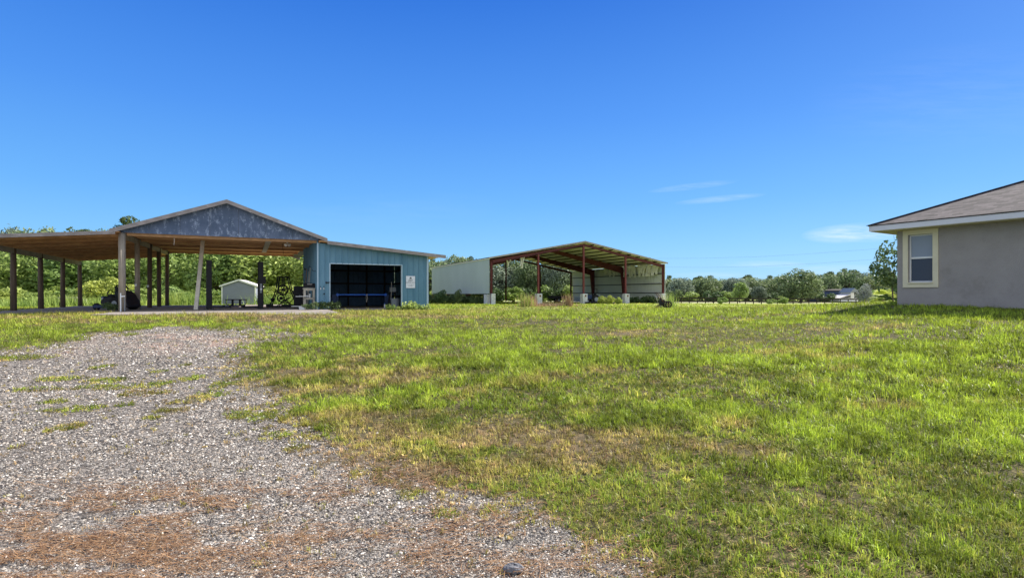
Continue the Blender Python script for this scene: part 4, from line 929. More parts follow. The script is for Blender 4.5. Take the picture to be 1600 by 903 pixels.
for k in (0, 1, 2, 3, 4):
    s_ = WB * k / 4; s_ = min(max(s_, .35), WB - .35)
    mb = MB(); w_ = .31 if k else .22
    mb.box(s_ - w_, s_ + w_, -.30, .36, -.15, 1.14)
    pr = mb.build('pier', 'block', steel, bevel=.03)
    if k in (1, 2, 3): MB().box(s_ - .05, s_ + .15, -.315, -.30, .78, .98).build('pier_patch', 'rust', pr)
# left wall sheet (open below) and right wall
mb = MB(); ribbed(mb, lambda u_, o_, z_: (-.02 - o_, u_, z_), .0, DB, 1.12, lambda t_: EH - .12, .30, .012); mb.build('wall_panel', 'creamshade', steel)
mb = MB(); mb.box(-.07, .02, -.02, DB, EH - .14, EH - .06); mb.build('eave_trim', 'whitefascia', steel)
mb = MB(); mb.box(-.12, .2, .5, 1.4, -.1, 1.05); mb.build('wall_footing', 'block', steel)
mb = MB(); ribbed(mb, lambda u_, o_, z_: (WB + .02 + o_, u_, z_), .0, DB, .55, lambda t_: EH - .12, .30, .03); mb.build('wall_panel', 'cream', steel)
mb = MB()
for z_ in (1.2, 2.35, 3.6): mb.box(WB - .10, WB - .03, .0, DB, z_, z_ + .11)
mb.build('girt', 'girt', steel)
mb = MB()
for z_ in (2.3, 3.6): mb.box(.03, .10, .0, DB, z_, z_ + .12)
mb.build('girt', 'girt', steel)
mb = MB(); mb.box(WB - .15, WB + .03, .0, DB, -.1, .62); mb.build('low_wall', 'block', steel)
# torn insulation strips hanging at the right eave inside
rs = random.Random(3)
def strip(mb, s_, t_, ln, w):
    n = 5; z0 = sroof(s_) - .30; pts = []
    L1 = []; L2 = []
    for i in range(n + 1):
        f = i / n; off = .12 * math.sin(f * 3 + s_ * 5 + t_); ww = w * (1 - .25 * f) * (1 + .25 * rs.uniform(-1, 1))
        L1.append((s_ + off, t_ - ww / 2 + .1 * f, z0 - ln * f)); L2.append((s_ + off, t_ + ww / 2 + .1 * f, z0 - ln * f))
    for i in range(n): mb.prism([L1[i], L2[i], L2[i + 1], L1[i + 1]], (.035, 0, 0))
mb = MB()
for i in range(34): strip(mb, WB - .3 - rs.uniform(0, .7), .9 + i * .2, rs.uniform(.7, 1.5), .5)
mb.build('torn_insulation', 'insulwhite', steel); mb = MB()
for i in range(12): strip(mb, WB - .3 - rs.uniform(0, .6), 9.0 + i * .3, rs.uniform(.5, 1.3), .45)
mb.build('torn_insulation', 'insulwhite', steel)
mb = MB()
for a, l in ((1.0, .9), (1.25, .6), (2.6, 1.2), (2.9, 1.5)): strip(mb, a + 1.2, .35, l, .4)
mb.build('torn_insulation', 'insulwhite', steel)

# ------------------------------------------------------------------ house
TH = R(31.5); HX, HYY = 13.1, 18.5; HZ = 0.0
house = thing('house', 'grey stucco house with hipped brown shingle roof and one cream framed window', 'house', (HX, HYY, 0), TH)
LN = 16.0; DPX = 11.0; zs = 3.74; OV = .60; zf = 3.76; ft = 3.93
# wall facing the yard, with a window opening
wy0, wy1 = -.33, -1.03; wz0, wz1 = 2.0, 3.58
mb = MB(); mb.box(0, .2, wy0, 0, .8, zs); mb.box(0, .2, -LN, wy1, .8, zs); mb.box(0, .2, wy1, wy0, .8, wz0); mb.box(0, .2, wy1, wy0, wz1, zs)
mb.box(.2, DPX, -.2, 0, .8, zs); mb.box(.2, DPX, -LN, -LN + .2, .8, zs); mb.box(DPX - .2, DPX, -LN + .2, -.2, .8, zs)
mb.build('wall', 'stucco', house)
mb = MB(); mb.box(-OV + .03, DPX + OV - .03, -LN - OV + .03, OV - .03, zs + .002, zs + .02); mb.build('soffit', 'trim', house)
mb = MB()
mb.box(-OV - .01, -OV + .02, -LN - OV, OV, zf - .0, ft); mb.box(-OV + .02, DPX + OV, OV - .02, OV + .01, zf, ft); mb.box(DPX + OV - .02, DPX + OV + .01, -LN - OV, OV - .02, zf, ft); mb.box(-OV + .02, DPX + OV - .02, -LN - OV - .01, -LN - OV + .02, zf, ft)
mb.build('fascia', 'whitefascia', house)
pit = .415; hwid = (DPX + 2 * OV + .04) / 2; zr = ft + pit * hwid
a = -OV - .03; c = DPX + OV + .03; y1 = OV + .03; y0 = -LN - OV - .03; mxr = (a + c) / 2
V = [(a, y1, ft + .004), (c, y1, ft + .004), (c, y0, ft + .004), (a, y0, ft + .004), (mxr, y1 - hwid, zr), (mxr, y0 + hwid, zr)]
Fq = [(3, 5, 4, 0), (0, 4, 1), (1, 4, 5, 2), (2, 5, 3)]
me = bpy.data.meshes.new('roof'); me.from_pydata(V, [], Fq); me.materials.append(M['shingle'])
uvl = me.uv_layers.new(name='UVMap')
for p in me.polygons:
    vs = [Vector(V[i]) for i in p.vertices]; nrm = p.normal; e = Vector((0, 1, 0)) if abs(nrm.x) > abs(nrm.y) else Vector((1, 0, 0)); upv = nrm.cross(e)
    for li in p.loop_indices:
        co = Vector(V[me.loops[li].vertex_index]); uvl.data[li].uv = (co.dot(e), co.dot(upv))
ro = bpy.data.objects.new('roof', me); COL.objects.link(ro); ro.parent = house
so = ro.modifiers.new('solid', 'SOLIDIFY'); so.thickness = .03; so.offset = 1
mb = MB()
L_ = Vector((mxr, y1 - hwid, zr + .045)) - Vector((a, y1, ft + .04)); nseg = 26
for i in range(nseg):
    p = Vector((a, y1, ft + .04)) + L_ * (i / nseg); q = Vector((a, y1, ft + .04)) + L_ * ((i + 1.05) / nseg); mb.bar(p, q, .24, .02)
mb.build('hip_cap', 'shingle_dark', house)
win = MB()
win.box(-.04, .0, wy1 - .15, wy1, wz0 - .17, wz1 + .155); win.box(-.04, .0, wy0, wy0 + .15, wz0 - .17, wz1 + .155); win.box(-.04, .0, wy1, wy0, wz1, wz1 + .155); win.box(-.04, .0, wy1, wy0, wz0 - .17, wz0 - .04)
wo_ = win.build('window_surround', 'trim', house)
MB().box(-.07, .10, wy1 - .001, wy0 + .001, wz0 - .04, wz0).build('sill', 'trim', wo_)
fr = MB(); x0 = .09; x1 = .13; fw = .045
fr.box(x0, x1, wy1, wy1 + fw, wz0, wz1); fr.box(x0, x1, wy0 - fw, wy0, wz0, wz1); fr.box(x0, x1, wy1 + fw, wy0 - fw, wz0, wz0 + fw); fr.box(x0, x1, wy1 + fw, wy0 - fw, wz1 - fw, wz1)
zm = (wz0 + wz1) / 2 + .02; fr.box(x0 - .01, x1, wy1 + fw, wy0 - fw, zm - .03, zm + .03)
wfr = fr.build('window', 'white', house)
MB().box(x0 + .015, x0 + .02, wy1 + fw, wy0 - fw, zm + .03, wz1 - fw).build('pane', 'glassblind', wfr); MB().box(x0 + .025, x0 + .03, wy1 + fw, wy0 - fw, wz0 + fw, zm - .03).build('pane', 'glass', wfr)

# timber edging beyond the house corner
pA = at(1345, 27); o = MB().bar((0, 0, 0), (3.4, -1.6, .02), .14, .16).build('timber_edging', 'fence'); o.location = (pA[0], pA[1], gz1(*pA) + .04); tag(o, 'dark timber beam lying on the grass beside the house corner', 'timber beam')

# foreground rock
rx, ry = onground(803, 889)
mb = MB(); mb.ball((0, 0, 0), (.06, .04, .028), 14, 8); o = mb.build('rock', 'rock'); o.location = (rx, ry, gz1(rx, ry) + .005)
for v_ in o.data.vertices:
    v_.co *= 1 + .35 * (random.random() - .5)
tag(o, 'dark lump of asphalt on the gravel at the bottom of the view', 'rock')

# ------------------------------------------------------------------ foliage builders
def foliage(nlobes, per, R3, leaf, seed, lobe=.42, flat=1.0, low=-.9, shell=.5, asp=1.6):
    """leaf quads around lobes inside an ellipsoid of radii R3 centred at 0 ; returns V, F, tone, lobe centres"""
    r_ = np.random.default_rng(seed); cs = []
    while len(cs) < nlobes:
        p = r_.normal(0, 1, 3); p /= np.linalg.norm(p); p *= r_.uniform(shell, 1) ** .6 * (1 - lobe * .6)
        if p[2] < low: continue
        cs.append(p)
    cs = np.array(cs); Vs = []; T = []
    rad = np.array(R3)
    for c in cs:
        lr = lobe * r_.uniform(.6, 1.15); n = int(per * (lr / lobe) ** 2)
        d = r_.normal(0, 1, (n, 3)); d /= np.linalg.norm(d, axis=1)[:, None]
        rr_ = lr * r_.uniform(.55, 1.0, n) ** .5 * (1 + .25 * (r_.random(n) ** 3))
        P = (c + d * rr_[:, None] * np.array([1, 1, flat])) * rad
        # orientation: outward-ish random
        nrm = d + r_.normal(0, .7, (n, 3)); nrm /= np.linalg.norm(nrm, axis=1)[:, None]
        a_ = np.cross(nrm, r_.normal(0, 1, (n, 3))); a_ /= np.linalg.norm(a_, axis=1)[:, None]; b_ = np.cross(nrm, a_)
        sz = leaf * r_.uniform(.6, 1.4, n)[:, None]
        q = np.stack([P - a_ * sz * asp * .5, P - b_ * sz * .35 + nrm * sz * .1, P + a_ * sz * asp * .5, P + b_ * sz * .35 - nrm * sz * .1], 1)
        Vs.append(q.reshape(-1, 3)); tn = np.clip(r_.uniform(.25, .75) + r_.normal(0, .22, n), 0, 1); T.append(np.repeat(tn, 4))
    V = np.concatenate(Vs); k = np.arange(len(V) // 4) * 4
    return V, np.stack([k, k + 1, k + 2, k + 3], -1), np.concatenate(T), cs * rad
def tree_proto(name, H, rx, ry, crown_lo, nl, per, leaf, m_, seed, lobe=.4, trunk_r=.16, flat=1.0, low=-.8, cat='tree', bark='bark', shell=.5):
    t = thing(name, 'tree', cat, (0, 0, 0))
    rz = (H - crown_lo) / 2; cz = crown_lo + rz
    V, Fc, T, cs = foliage(nl, per, (rx, ry, rz), leaf, seed, lobe, flat, low, shell); V[:, 2] += cz
    npmesh('crown', V, [Fc], M[m_], {'tone': ('FLOAT', T)}, parent=t)
    mb = MB(); rs_ = random.Random(seed)
    fork = crown_lo + (H - crown_lo) * .22
    lx, ly = rs_.uniform(-.15, .15) * rx, rs_.uniform(-.15, .15) * ry
    mb.tube((0, 0, -.2), (lx * .5, ly * .5, fork * .55), trunk_r * 1.25, 9, trunk_r * .95); mb.tube((lx * .5, ly * .5, fork * .55), (lx, ly, fork), trunk_r * .95, 9, trunk_r * .75)
    for c in cs[:14]:
        e = Vector((c[0] * .85, c[1] * .85, c[2] * .85 + cz)); s_ = Vector((lx, ly, fork)); 
        if e.z < fork: s_ = Vector((lx * .7, ly * .7, fork * .75))
        mid = (s_ + e) / 2 + Vector((rs_.uniform(-.1, .1) * rx, rs_.uniform(-.1, .1) * ry, .08 * H))
        mb.tube(s_, mid, trunk_r * .45, 6, trunk_r * .28); mb.tube(mid, e, trunk_r * .28, 6, trunk_r * .1)
    mb.build('trunk', bark, t)
    t['H'] = float(np.percentile(V[:, 2], 99.8)); t['Wd'] = float(np.percentile(V[:, 0], 99) - np.percentile(V[:, 0], 1))
    return t
def stalk_mesh(name, n, h, spread, w, m_, seed, lean=.5, droop=.3, plume=0):
    r_ = np.random.default_rng(seed); az = r_.uniform(0, 6.28, n); ln = np.abs(r_.normal(0, lean, n)); hh = h * r_.uniform(.55, 1.05, n)
    bx_, by_ = r_.normal(0, spread, n), r_.normal(0, spread, n); Vs = []; N = 4
    fa = az + np.pi / 2 + r_.normal(0, .4, n); P = np.stack([bx_, by_, np.full(n, -.03)], -1); rows = []
    for i in range(N + 1):
        f = i / N; ww = w * (1 - f * .9) * (1 if plume == 0 or i < 3 else plume)
        wv = np.stack([np.cos(fa), np.sin(fa), np.zeros(n)], -1) * ww
        rows.append((P - wv, P + wv)); a_ = ln + droop * f * 2
        P = P + np.stack([np.cos(az) * np.sin(a_), np.sin(az) * np.sin(a_), np.cos(a_)], -1) * (hh / N)[:, None]
    V = np.stack([q for r2 in rows for q in r2], 1).reshape(-1, 3); k = np.arange(n)[:, None] * (2 * (N + 1)); F_ = []
    for i in range(N): F_.append(np.concatenate([k + 2 * i, k + 2 * i + 1, k + 2 * i + 3, k + 2 * i + 2], 1))
    T = np.repeat(np.clip(r_.normal(.5, .28, n), 0, 1), 2 * (N + 1))
    return V, np.concatenate(F_), T
ORD = ['first', 'second', 'third', 'fourth', 'fifth', 'sixth', 'seventh', 'eighth', 'ninth', 'tenth', 'eleventh', 'twelfth', 'thirteenth', 'fourteenth', 'fifteenth', 'sixteenth', 'seventeenth', 'eighteenth', 'nineteenth', 'twentieth', 'twenty-first', 'twenty-second', 'twenty-third', 'twenty-fourth', 'twenty-fifth', 'twenty-sixth', 'twenty-seventh', 'twenty-eighth']
USED = set()
def plant(proto, px, Y, top=None, h=None, wpx=None, label='', group=None, seed=None):
    """stand a copy of proto at pixel column px and depth Y; top = pixel row of its top"""
    x, y = at(px, Y); z = gz1(x, y); H0 = proto['H']
    hh = h if h is not None else zz(top, Y) - z
    o = proto if proto.name not in USED else copytree(proto)
    USED.add(proto.name); USED.add(o.name)
    s = hh / H0; w0 = proto['Wd']; sw = s if wpx is None else (wpx / F * Y) / w0
    o.location = (x, y, z - .02); o.scale = (sw, sw, s)
    o.rotation_euler = (0, 0, random.uniform(0, 6.28)); o['label'] = label
    if group: o['group'] = group
    elif 'group' in o: del o['group']
    return o
def reg(p, w): return p
P_br = [reg(tree_proto('broadleaf_tree', 8, 2.9, 2.9, .3, 34, 150, .30, 'leaf_bright', 100 + i, lobe=.36, low=-1), 5.6) for i in range(3)]
P_oak = [reg(tree_proto('oak_tree', 8, 4.2, 4.2, .3, 52, 150, .30, 'leaf_oak' if i != 1 else 'leaf_grey', 200 + i, lobe=.33, low=-.9, trunk_r=.25), 8.2) for i in range(4)]
P_pine = [reg(tree_proto('pine_tree', 10, 1.9, 1.9, 6.2, 16, 120, .22, 'leaf_pine', 300 + i, lobe=.40, flat=.6, trunk_r=.14), 3.7) for i in range(2)]
P_shrub = [reg(tree_proto('shrub', 2, 1.1, 1.1, .0, 18, 110, .16, m_, 400 + i, lobe=.40, low=-1, trunk_r=.03, cat='shrub'), 2.2) for i, m_ in enumerate(('leaf_bright', 'leaf_yellow', 'leaf_dark'))]
P_silver = reg(tree_proto('silver_tree', 2.6, 1.15, 1.15, .1, 26, 120, .10, 'leaf_silver', 500, lobe=.34, low=-1, trunk_r=.05), 2.3)
P_mag = reg(tree_proto('magnolia_tree', 4, 1.5, 1.5, .7, 44, 34, .17, 'leaf_waxy', 510, lobe=.24, low=-1, trunk_r=.05, shell=.25), 2.9)

# ---- left bank behind the pole barn
G1 = 'bright trees behind the pole barn'
pxs = [(-120, 64, 385), (-55, 62, 380), (5, 60, 392), (52, 66, 378), (98, 62, 388), (140, 68, 380), (180, 61, 394), (222, 66, 378), (262, 62, 386), (300, 67, 376), (338, 62, 384), (372, 70, 378), (408, 63, 386), (446, 68, 380), (484, 64, 388), (528, 72, 398)]
for i, (px, Y, tp) in enumerate(pxs):
    plant(P_br[i % 3], px, Y, tp, label=f'bright green broadleaf tree behind the pole barn, {ORD[i]} from the left', group=G1, wpx=random.uniform(70, 86))
pxs = [(-90, 84, 362), (10, 86, 356), (62, 82, 357), (118, 84, 360), (150, 86, 361), (240, 84, 362), (330, 86, 366), (430, 84, 372), (545, 90, 388), (610, 92, 400), (668, 96, 408)]
for i, (px, Y, tp) in enumerate(pxs):
    plant(P_oak[i % 4], px, Y, tp, label=f'tall dark oak rising behind the bright trees, {ORD[i]} from the left', group='tall oaks behind the pole barn', wpx=random.uniform(62, 78))
plant(P_pine[0], 205, 76, 337, label='pine tree top showing above the left end of the barn gable', wpx=44)
plant(P_pine[1], 128, 78, 358, label='pine tree top showing above the lean-to roof', wpx=34)
# understory shrubs and tall weeds
pxs = [(-40, 52, 447), (-5, 49, 452), (28, 51, 448), (60, 48, 455), (88, 52, 447), (120, 50, 450), (146, 49, 438), (172, 50, 432), (205, 52, 444), (232, 50, 450), (258, 52, 446), (285, 50, 455), (312, 54, 449), (338, 55, 452), (402, 54, 450), (428, 53, 447), (455, 54, 444), (480, 55, 446)]
for i, (px, Y, tp) in enumerate(pxs):
    k = 1 if i in (6, 7, 1, 12, 15) else (0 if i % 4 else 1)
    plant(P_shrub[k], px, Y, tp, label=f'{"yellow green" if k else "leafy green"} shrub in the undergrowth behind the barn, {ORD[i]} from the left', group='shrubs in the undergrowth behind the barn', wpx=random.uniform(34, 48))
def clump_thing(name, label, cat, px, Y, V, Fq_, T, m_, group=None, top=None):
    x, y = at(px, Y); o = npmesh(name, V, [Fq_], M[m_], {'tone': ('FLOAT', T)}); o.location = (x, y, gz1(x, y)); tag(o, label, cat, group); return o
Vw, Fw, Tw = stalk_mesh('w', 260, 1.3, .7, .03, 'weedgrass', 12, .25, .15)
wproto = None; j = 0
for i in range(26):
    px = -60 + i * 22 + random.uniform(-6, 6); Y = 45.5 + random.uniform(-1, 2)
    if 330 < px < 412: continue
    x, y = at(px, Y)
    if wproto is None: o = npmesh('tall_grass', Vw, [Fw], M['weedgrass'], {'tone': ('FLOAT', Tw)}); wproto = o
    else: o = wproto.copy(); COL.objects.link(o)
    o.location = (x, y, gz1(x, y)); o.scale = (random.uniform(.7, 1.2), 1, random.uniform(.3, 1.0)); o.rotation_euler = (0, 0, random.uniform(0, 6)); tag(o, f'clump of tall green grass behind the barn, {ORD[i]} from the left', 'grass clump', 'tall grass clumps behind the barn')

# ---- trees behind the steel barn
G3 = 'oaks behind the steel barn'
pxs = [(690, 100, 409), (713, 104, 400), (738, 108, 405), (762, 102, 410), (782, 100, 416), (803, 104, 402), (826, 99, 406), (846, 102, 399), (868, 98, 410), (888, 100, 414), (912, 104, 418)]
for i, (px, Y, tp) in enumerate(pxs):
    plant(P_oak[(i + 1) % 4], px, Y, tp, label=f'grey green oak behind the steel barn, {ORD[i]} from the left', group=G3, wpx=random.uniform(44, 60))
for i, (px, tp) in enumerate(((676, 402), (724, 404), (737, 400))):
    plant(P_pine[i % 2], px, 110, tp, label=f'thin pine top above the cream wall of the steel barn, {["left", "middle", "right"][i]} one', group='pine tops above the cream wall', wpx=15)
pxs = [(688, 84, 452), (778, 92, 450), (800, 90, 448), (822, 93, 449), (845, 91, 446), (866, 90, 450), (884, 91, 446)]
for i, (px, Y, tp) in enumerate(pxs):
    plant(P_shrub[2 if i % 2 else 0], px, Y, tp, label=f'shrub at the foot of the oaks behind the steel barn, {ORD[i]} from the left', group='shrubs behind the steel barn', wpx=28)

# ---- far treeline to the right
pxs = [(1045, 165, 436, 34), (1062, 158, 434, 34), (1084, 170, 437, 36), (1104, 160, 432, 38), (1126, 172, 436, 34), (1150, 166, 434, 34), (1176, 175, 434, 38), (1200, 168, 436, 38), (1222, 160, 430, 40), (1262, 172, 432, 40), (1288, 166, 428, 38), (1304, 174, 430, 34), (1324, 170, 423, 38), (1342, 176, 426, 34), (1366, 168, 430, 40), (1390, 172, 430, 40), (1425, 170, 428, 44), (1470, 175, 430, 46)]
for i, (px, Y, tp, w) in enumerate(pxs):
    plant(P_oak[i % 4], px, Y, tp, label=f'oak in the distant treeline right of the steel barn, {ORD[i]} from the left', group='oaks of the distant treeline', wpx=w * 1.1)
plant(P_oak[3], 1250, 140, 421, label='largest round oak of the distant treeline', wpx=68)
plant(P_br[1], 1156, 140, 441, label='light yellow green round tree in front of the distant treeline', wpx=22)
plant(P_oak[1], 1186, 145, 447, label='low grey round tree beside the yellow green one in the treeline', wpx=20)
pxs = [(1040, 205, 438), (1072, 200, 439), (1098, 208, 436), (1120, 202, 439), (1146, 207, 438), (1168, 200, 437), (1192, 206, 439), (1212, 204, 436), (1236, 208, 434), (1270, 203, 433), (1296, 207, 432), (1316, 200, 430), (1352, 206, 431), (1378, 204, 433), (1408, 200, 432)]
for i, (px, Y, tp) in enumerate(pxs):
    plant(P_oak[(i * 3 + 1) % 4], px, Y, tp, label=f'greyer oak in the rearmost row of the distant treeline, {ORD[i]} from the left', group='rearmost oaks of the distant treeline', wpx=42)
pxs = [(1054, 150, 452), (1076, 150, 456), (1112, 148, 454), (1136, 150, 455), (1204, 150, 457), (1228, 148, 456), (1290, 152, 457), (1372, 110, 452), (1396, 108, 448)]
for i, (px, Y, tp) in enumerate(pxs):
    plant(P_shrub[2 if i % 2 == 0 else 0], px, Y, tp, label=f'low bush under the distant treeline, {ORD[i]} from the left', group='low bushes under the distant treeline', wpx=26)
plant(P_silver, 1350, 92, 443, label='round silvery tree beside the far white roofed building', wpx=22)
plant(P_mag, 1396, 30, 372, label='magnolia with glossy leaves behind the house corner', wpx=54)
# shrubs at fence
for i, px in enumerate((1128, 1205, 1222)):
    plant(P_shrub[0], px, 113, 467 if i % 2 else 464, label=f'small weed bush growing at the far fence, {ORD[i]} from the left', group='weeds at the far fence', wpx=15)
# fan palm
x_, y_ = at(1380, 62); pal = thing('fan_palm', 'yellow green fan palm near the house corner', 'palm', (x_, y_, gz1(x_, y_)))
MB().tube((0, 0, -.1), (0, 0, 1.0), .13, 10, .1).build('trunk', 'bark', pal)
fv = []; ff = []; ft_ = []
rp = random.Random(5)
for i in range(22):
    az_ = rp.uniform(0, 6.28); el = rp.uniform(-.3, 1.3); d = Vector((math.cos(az_) * math.cos(el), math.sin(az_) * math.cos(el), math.sin(el))); c = Vector((0, 0, 1.05)) + d * .75; sd1 = d.cross(Vector((0, 0, 1))).normalized(); up1 = sd1.cross(d)
    for q in range(11):
        an = (q - 5) * .24; dr = (d * math.cos(an) + sd1 * math.sin(an)); tip = c + dr * .85 - Vector((0, 0, .18)); w1 = dr.cross(up1).normalized() * .05; k = len(fv)
        fv += [tuple(c - w1 * .3), tuple(c + dr * .45 + w1), tuple(tip), tuple(c + dr * .45 - w1)]; ff.append((k, k + 1, k + 2, k + 3)); ft_ += [rp.uniform(.3, 1)] * 4
npmesh('frond', np.array(fv), [np.array(ff)], M['leaf_yellow'], {'tone': ('FLOAT', np.array(ft_))}, parent=pal)

for i, (px, tp) in enumerate(((1048, 430), (1092, 431), (1112, 430), (1168, 429), (1206, 430), (1296, 424), (1318, 419), (1334, 421), (1362, 426), (1382, 425))):
    plant(P_pine[i % 2], px, 185 + (i * 7) % 20, tp, label=f'thin pine showing above the distant treeline, {ORD[i]} from the left', group='pines above the distant treeline', wpx=16)
# ---- shrubs near steel barn
def ssh(k, px, Y, tp, w, label, group): plant(P_shrub[k], px, Y, tp, label=label, group=group, wpx=w)
for i, (px, Y, tp, w) in enumerate([(676, 66, 458, 22), (690, 64, 453, 22), (704, 66, 460, 22), (716, 64, 452, 14), (730, 65, 460, 26), (745, 63, 463, 22), (756, 62, 466, 16)]):
    ssh(2, px, Y, tp, w, f'dark shrub under the cream wall of the steel barn, {ORD[i]} from the left', 'dark shrubs under the cream wall')
for i, (px, Y, tp, w) in enumerate([(940, 60, 462, 13), (953, 59.5, 461, 14), (966, 60, 464, 12), (986, 67, 464, 20), (1000, 67, 463, 20), (1013, 68, 461, 20), (1024, 67, 464, 18)]):
    ssh(1 if i < 3 else 2, px, Y, tp, w, f'{"light green" if i < 3 else "dark green"} weed bush at the open front of the steel barn, {ORD[i]} from the left', 'weed bushes at the front of the steel barn')
# tall clumps in the yard
def clump(px, Y, parts, name, label, cat='grass clump'):
    x, y = at(px, Y); t = thing(name, label, cat, (x, y, gz1(x, y)))
    for nm, n, h_, sp, w, m_, sd2, ln, dr, pl in parts:
        V, F_, T = stalk_mesh(nm, n, h_, sp, w, m_, sd2, ln, dr, plume=pl); npmesh(nm, V, [F_], M[m_], {'tone': ('FLOAT', T)}, parent=t)
    return t
clump(822, 37, [('leaves', 150, 1.05, .22, .018, 'weedgrass', 31, .28, .15, 0), ('stalks', 60, 1.05, .30, .015, 'dry', 32, .15, .1, 0)], 'grass_clump', 'tall green and tan grass clump left of the second pier')
clump(832, 39, [('stalks', 120, .9, .18, .014, 'dry', 33, .15, .1, 0)], 'dry_grass_clump', 'thin reddish grass clump right beside the green and tan clump')
clump(888, 37, [('stalks', 160, 1.0, .16, .014, 'dry', 34, .12, .08, 0)], 'dry_grass_clump', 'upright reddish brown grass clump in front of the middle pier')
for i, (px, Y) in enumerate(((842, 37), (852, 38), (862, 37), (873, 37.5), (898, 37))):
    clump(px, Y, [('stalks', 90, .42 + .12 * (i % 2), .3, .012, 'dry', 40 + i, .5, .3, 0)], 'dry_grass_clump', f'low straw coloured grass tuft in front of the steel barn, {ORD[i]} from the left')
clump(1036, 36, [('plumes', 60, 1.15, .16, .016, 'plume', 50, .25, .1, 2.0), ('leaves', 80, .9, .2, .014, 'weedgrass', 51, .3, .2, 0)], 'pampas_grass', 'pale plumed grass clump behind the small tiller')
clump(1047, 37, [('leaves', 150, 1.1, .22, .016, 'weedgrass', 52, .2, .12, 0)], 'grass_clump', 'bright green tall grass clump right of the small tiller')
# leafy weeds along walls
def weed_mesh(seed, n=70, h=.35, sp=.28, lf=.06):
    V, F_, T, cs = foliage(9, n // 3, (sp, sp, h / 2), lf, seed, .45, 1, -1, .3, 1.4); V[:, 2] += h * .55; return V, F_, T
wm = [npmesh('weed', *[(lambda r: (r[0], [r[1]]))(weed_mesh(600 + i, 90, .4, .3, .07))][0], M[m_], {'tone': ('FLOAT', weed_mesh(600 + i, 90, .4, .3, .07)[2])}) for i, m_ in enumerate(('leaf_bright', 'leaf_dark'))]
usedw = [False, False]
def weed(k, x, y, z, s, label, group):
    o = wm[k] if not usedw[k] else wm[k].copy()
    if usedw[k]: COL.objects.link(o)
    usedw[k] = True; o.location = (x, y, z); o.scale = (s, s, s * random.uniform(.8, 1.3)); o.rotation_euler = (0, 0, random.uniform(0, 6)); tag(o, label, 'weed', group)
    if 'kind' in o: del o['kind']
for i, px in enumerate((500, 506, 512, 519, 526)):
    s_ = bs(px, -.45); x, y = bworld(s_, -.45); weed(1, x, y, gz1(x, y) + .03, .9, f'leafy weed at the left foot of the bay opening, {ORD[i]} from the left', 'weeds left of the bay')
for i, px in enumerate((606, 615, 624, 631, 638, 645, 652, 659, 666)):
    s_ = bs(px, -.35 - .1 * (i % 3)); x, y = bworld(s_, -.35 - .1 * (i % 3)); weed(0, x, y, gz1(x, y) + .0, .8 + .35 * (i in (4, 5)), f'pale leafy weed under the parking sign wall, {ORD[i]} from the left', 'weeds under the sign')
for i, px in enumerate((166, 173, 180)):
    x, y = at(px, 24.6); weed(1, x, y, gz1(x, y) + .04, .9, f'dark weed left of the front barn post, {ORD[i]} from the left', 'weeds at the front barn post')
for i, px in enumerate((478, 485, 491)):
    x, y = at(px, 27.0); weed(1, x, y, BZ, .75, f'dark weed in front of the workbench, {ORD[i]} from the left', 'weeds at the workbench')

# ---- things around the steel barn
x_, y_ = at(923, 64.5); tr_ = thing('tractor', 'small dark tractor parked inside the steel barn', 'tractor', (x_, y_, gz1(x_, y_)), R(15))
mb = MB(); mb.prism([(-.75, -.28, .5), (.05, -.28, .5), (.05, -.28, 1.0), (-.70, -.28, .95), (-.78, -.28, .85)], (0, .56, 0)); mb.build('hood', 'darkblue', tr_, bevel=.03)
MB().box(.05, .75, -.35, .35, .5, .75).build('body', 'black', tr_, bevel=.03); mb = MB(); mb.box(.2, .55, -.22, .22, .8, .88); mb.box(.5, .58, -.22, .22, .88, 1.2); mb.build('seat', 'black', tr_, bevel=.02)
mb = MB(); mb.path([(.65, -.35, .7), (.65, -.35, 1.75), (.65, .35, 1.75), (.65, .35, .7)], .03); mb.build('roll_bar', 'black', tr_)
mb = MB(); mb.tube((.05, 0, .9), (.2, 0, 1.15), .02); mb.ring((.2, 0, 1.16), (.5, 0, 1), .16, .018, 18); mb.build('steering_wheel', 'black', tr_)
for yy in (-.5, .5):
    w_ = MB().ring((.5, yy, .5), (0, 1, 0), .37, .13, 24, 8).build('wheel', 'rubber', tr_); MB().tube((.5, yy - .05, .5), (.5, yy + .05, .5), .25, 16).build('rim', 'greyplastic', w_)
    w_ = MB().ring((-.55, yy * .8, .28), (0, 1, 0), .20, .08, 20, 8).build('wheel', 'rubber', tr_); MB().tube((-.55, yy * .8 - .03, .28), (-.55, yy * .8 + .03, .28), .13, 12).build('rim', 'greyplastic', w_)
    MB().ring((.5, yy, .5), (0, 1, 0), .58, .04, 12, 6, a0=math.pi * .15 - 1.2, a1=math.pi * .85 - 1.2).build('mudguard', 'greyplastic', tr_)
x_, y_ = at(872, 78); tl_ = thing('utility_trailer', 'dark flatbed trailer parked under the steel barn roof', 'trailer', (x_, y_, gz1(x_, y_)), R(8))
MB().box(-1.3, 1.2, -.8, .8, .55, .68).build('bed', 'black', tl_); mb = MB(); mb.box(-1.3, 1.2, -.83, -.80, .68, .95); mb.box(-1.3, 1.2, .8, .83, .68, .95); mb.build('side_rail', 'black', tl_)
mb = MB(); mb.bar((1.2, -.5, .58), (2.0, 0, .5), .08, .08); mb.bar((1.2, .5, .58), (2.0, 0, .5), .08, .08); mb.build('tow_bar', 'black', tl_)
for yy in (-.9, .9): w_ = MB().ring((-.1, yy, .33), (0, 1, 0), .24, .09, 20, 8).build('wheel', 'rubber', tl_); MB().tube((-.1, yy - .04, .33), (-.1, yy + .04, .33), .16, 14).build('rim', 'greyplastic', w_)
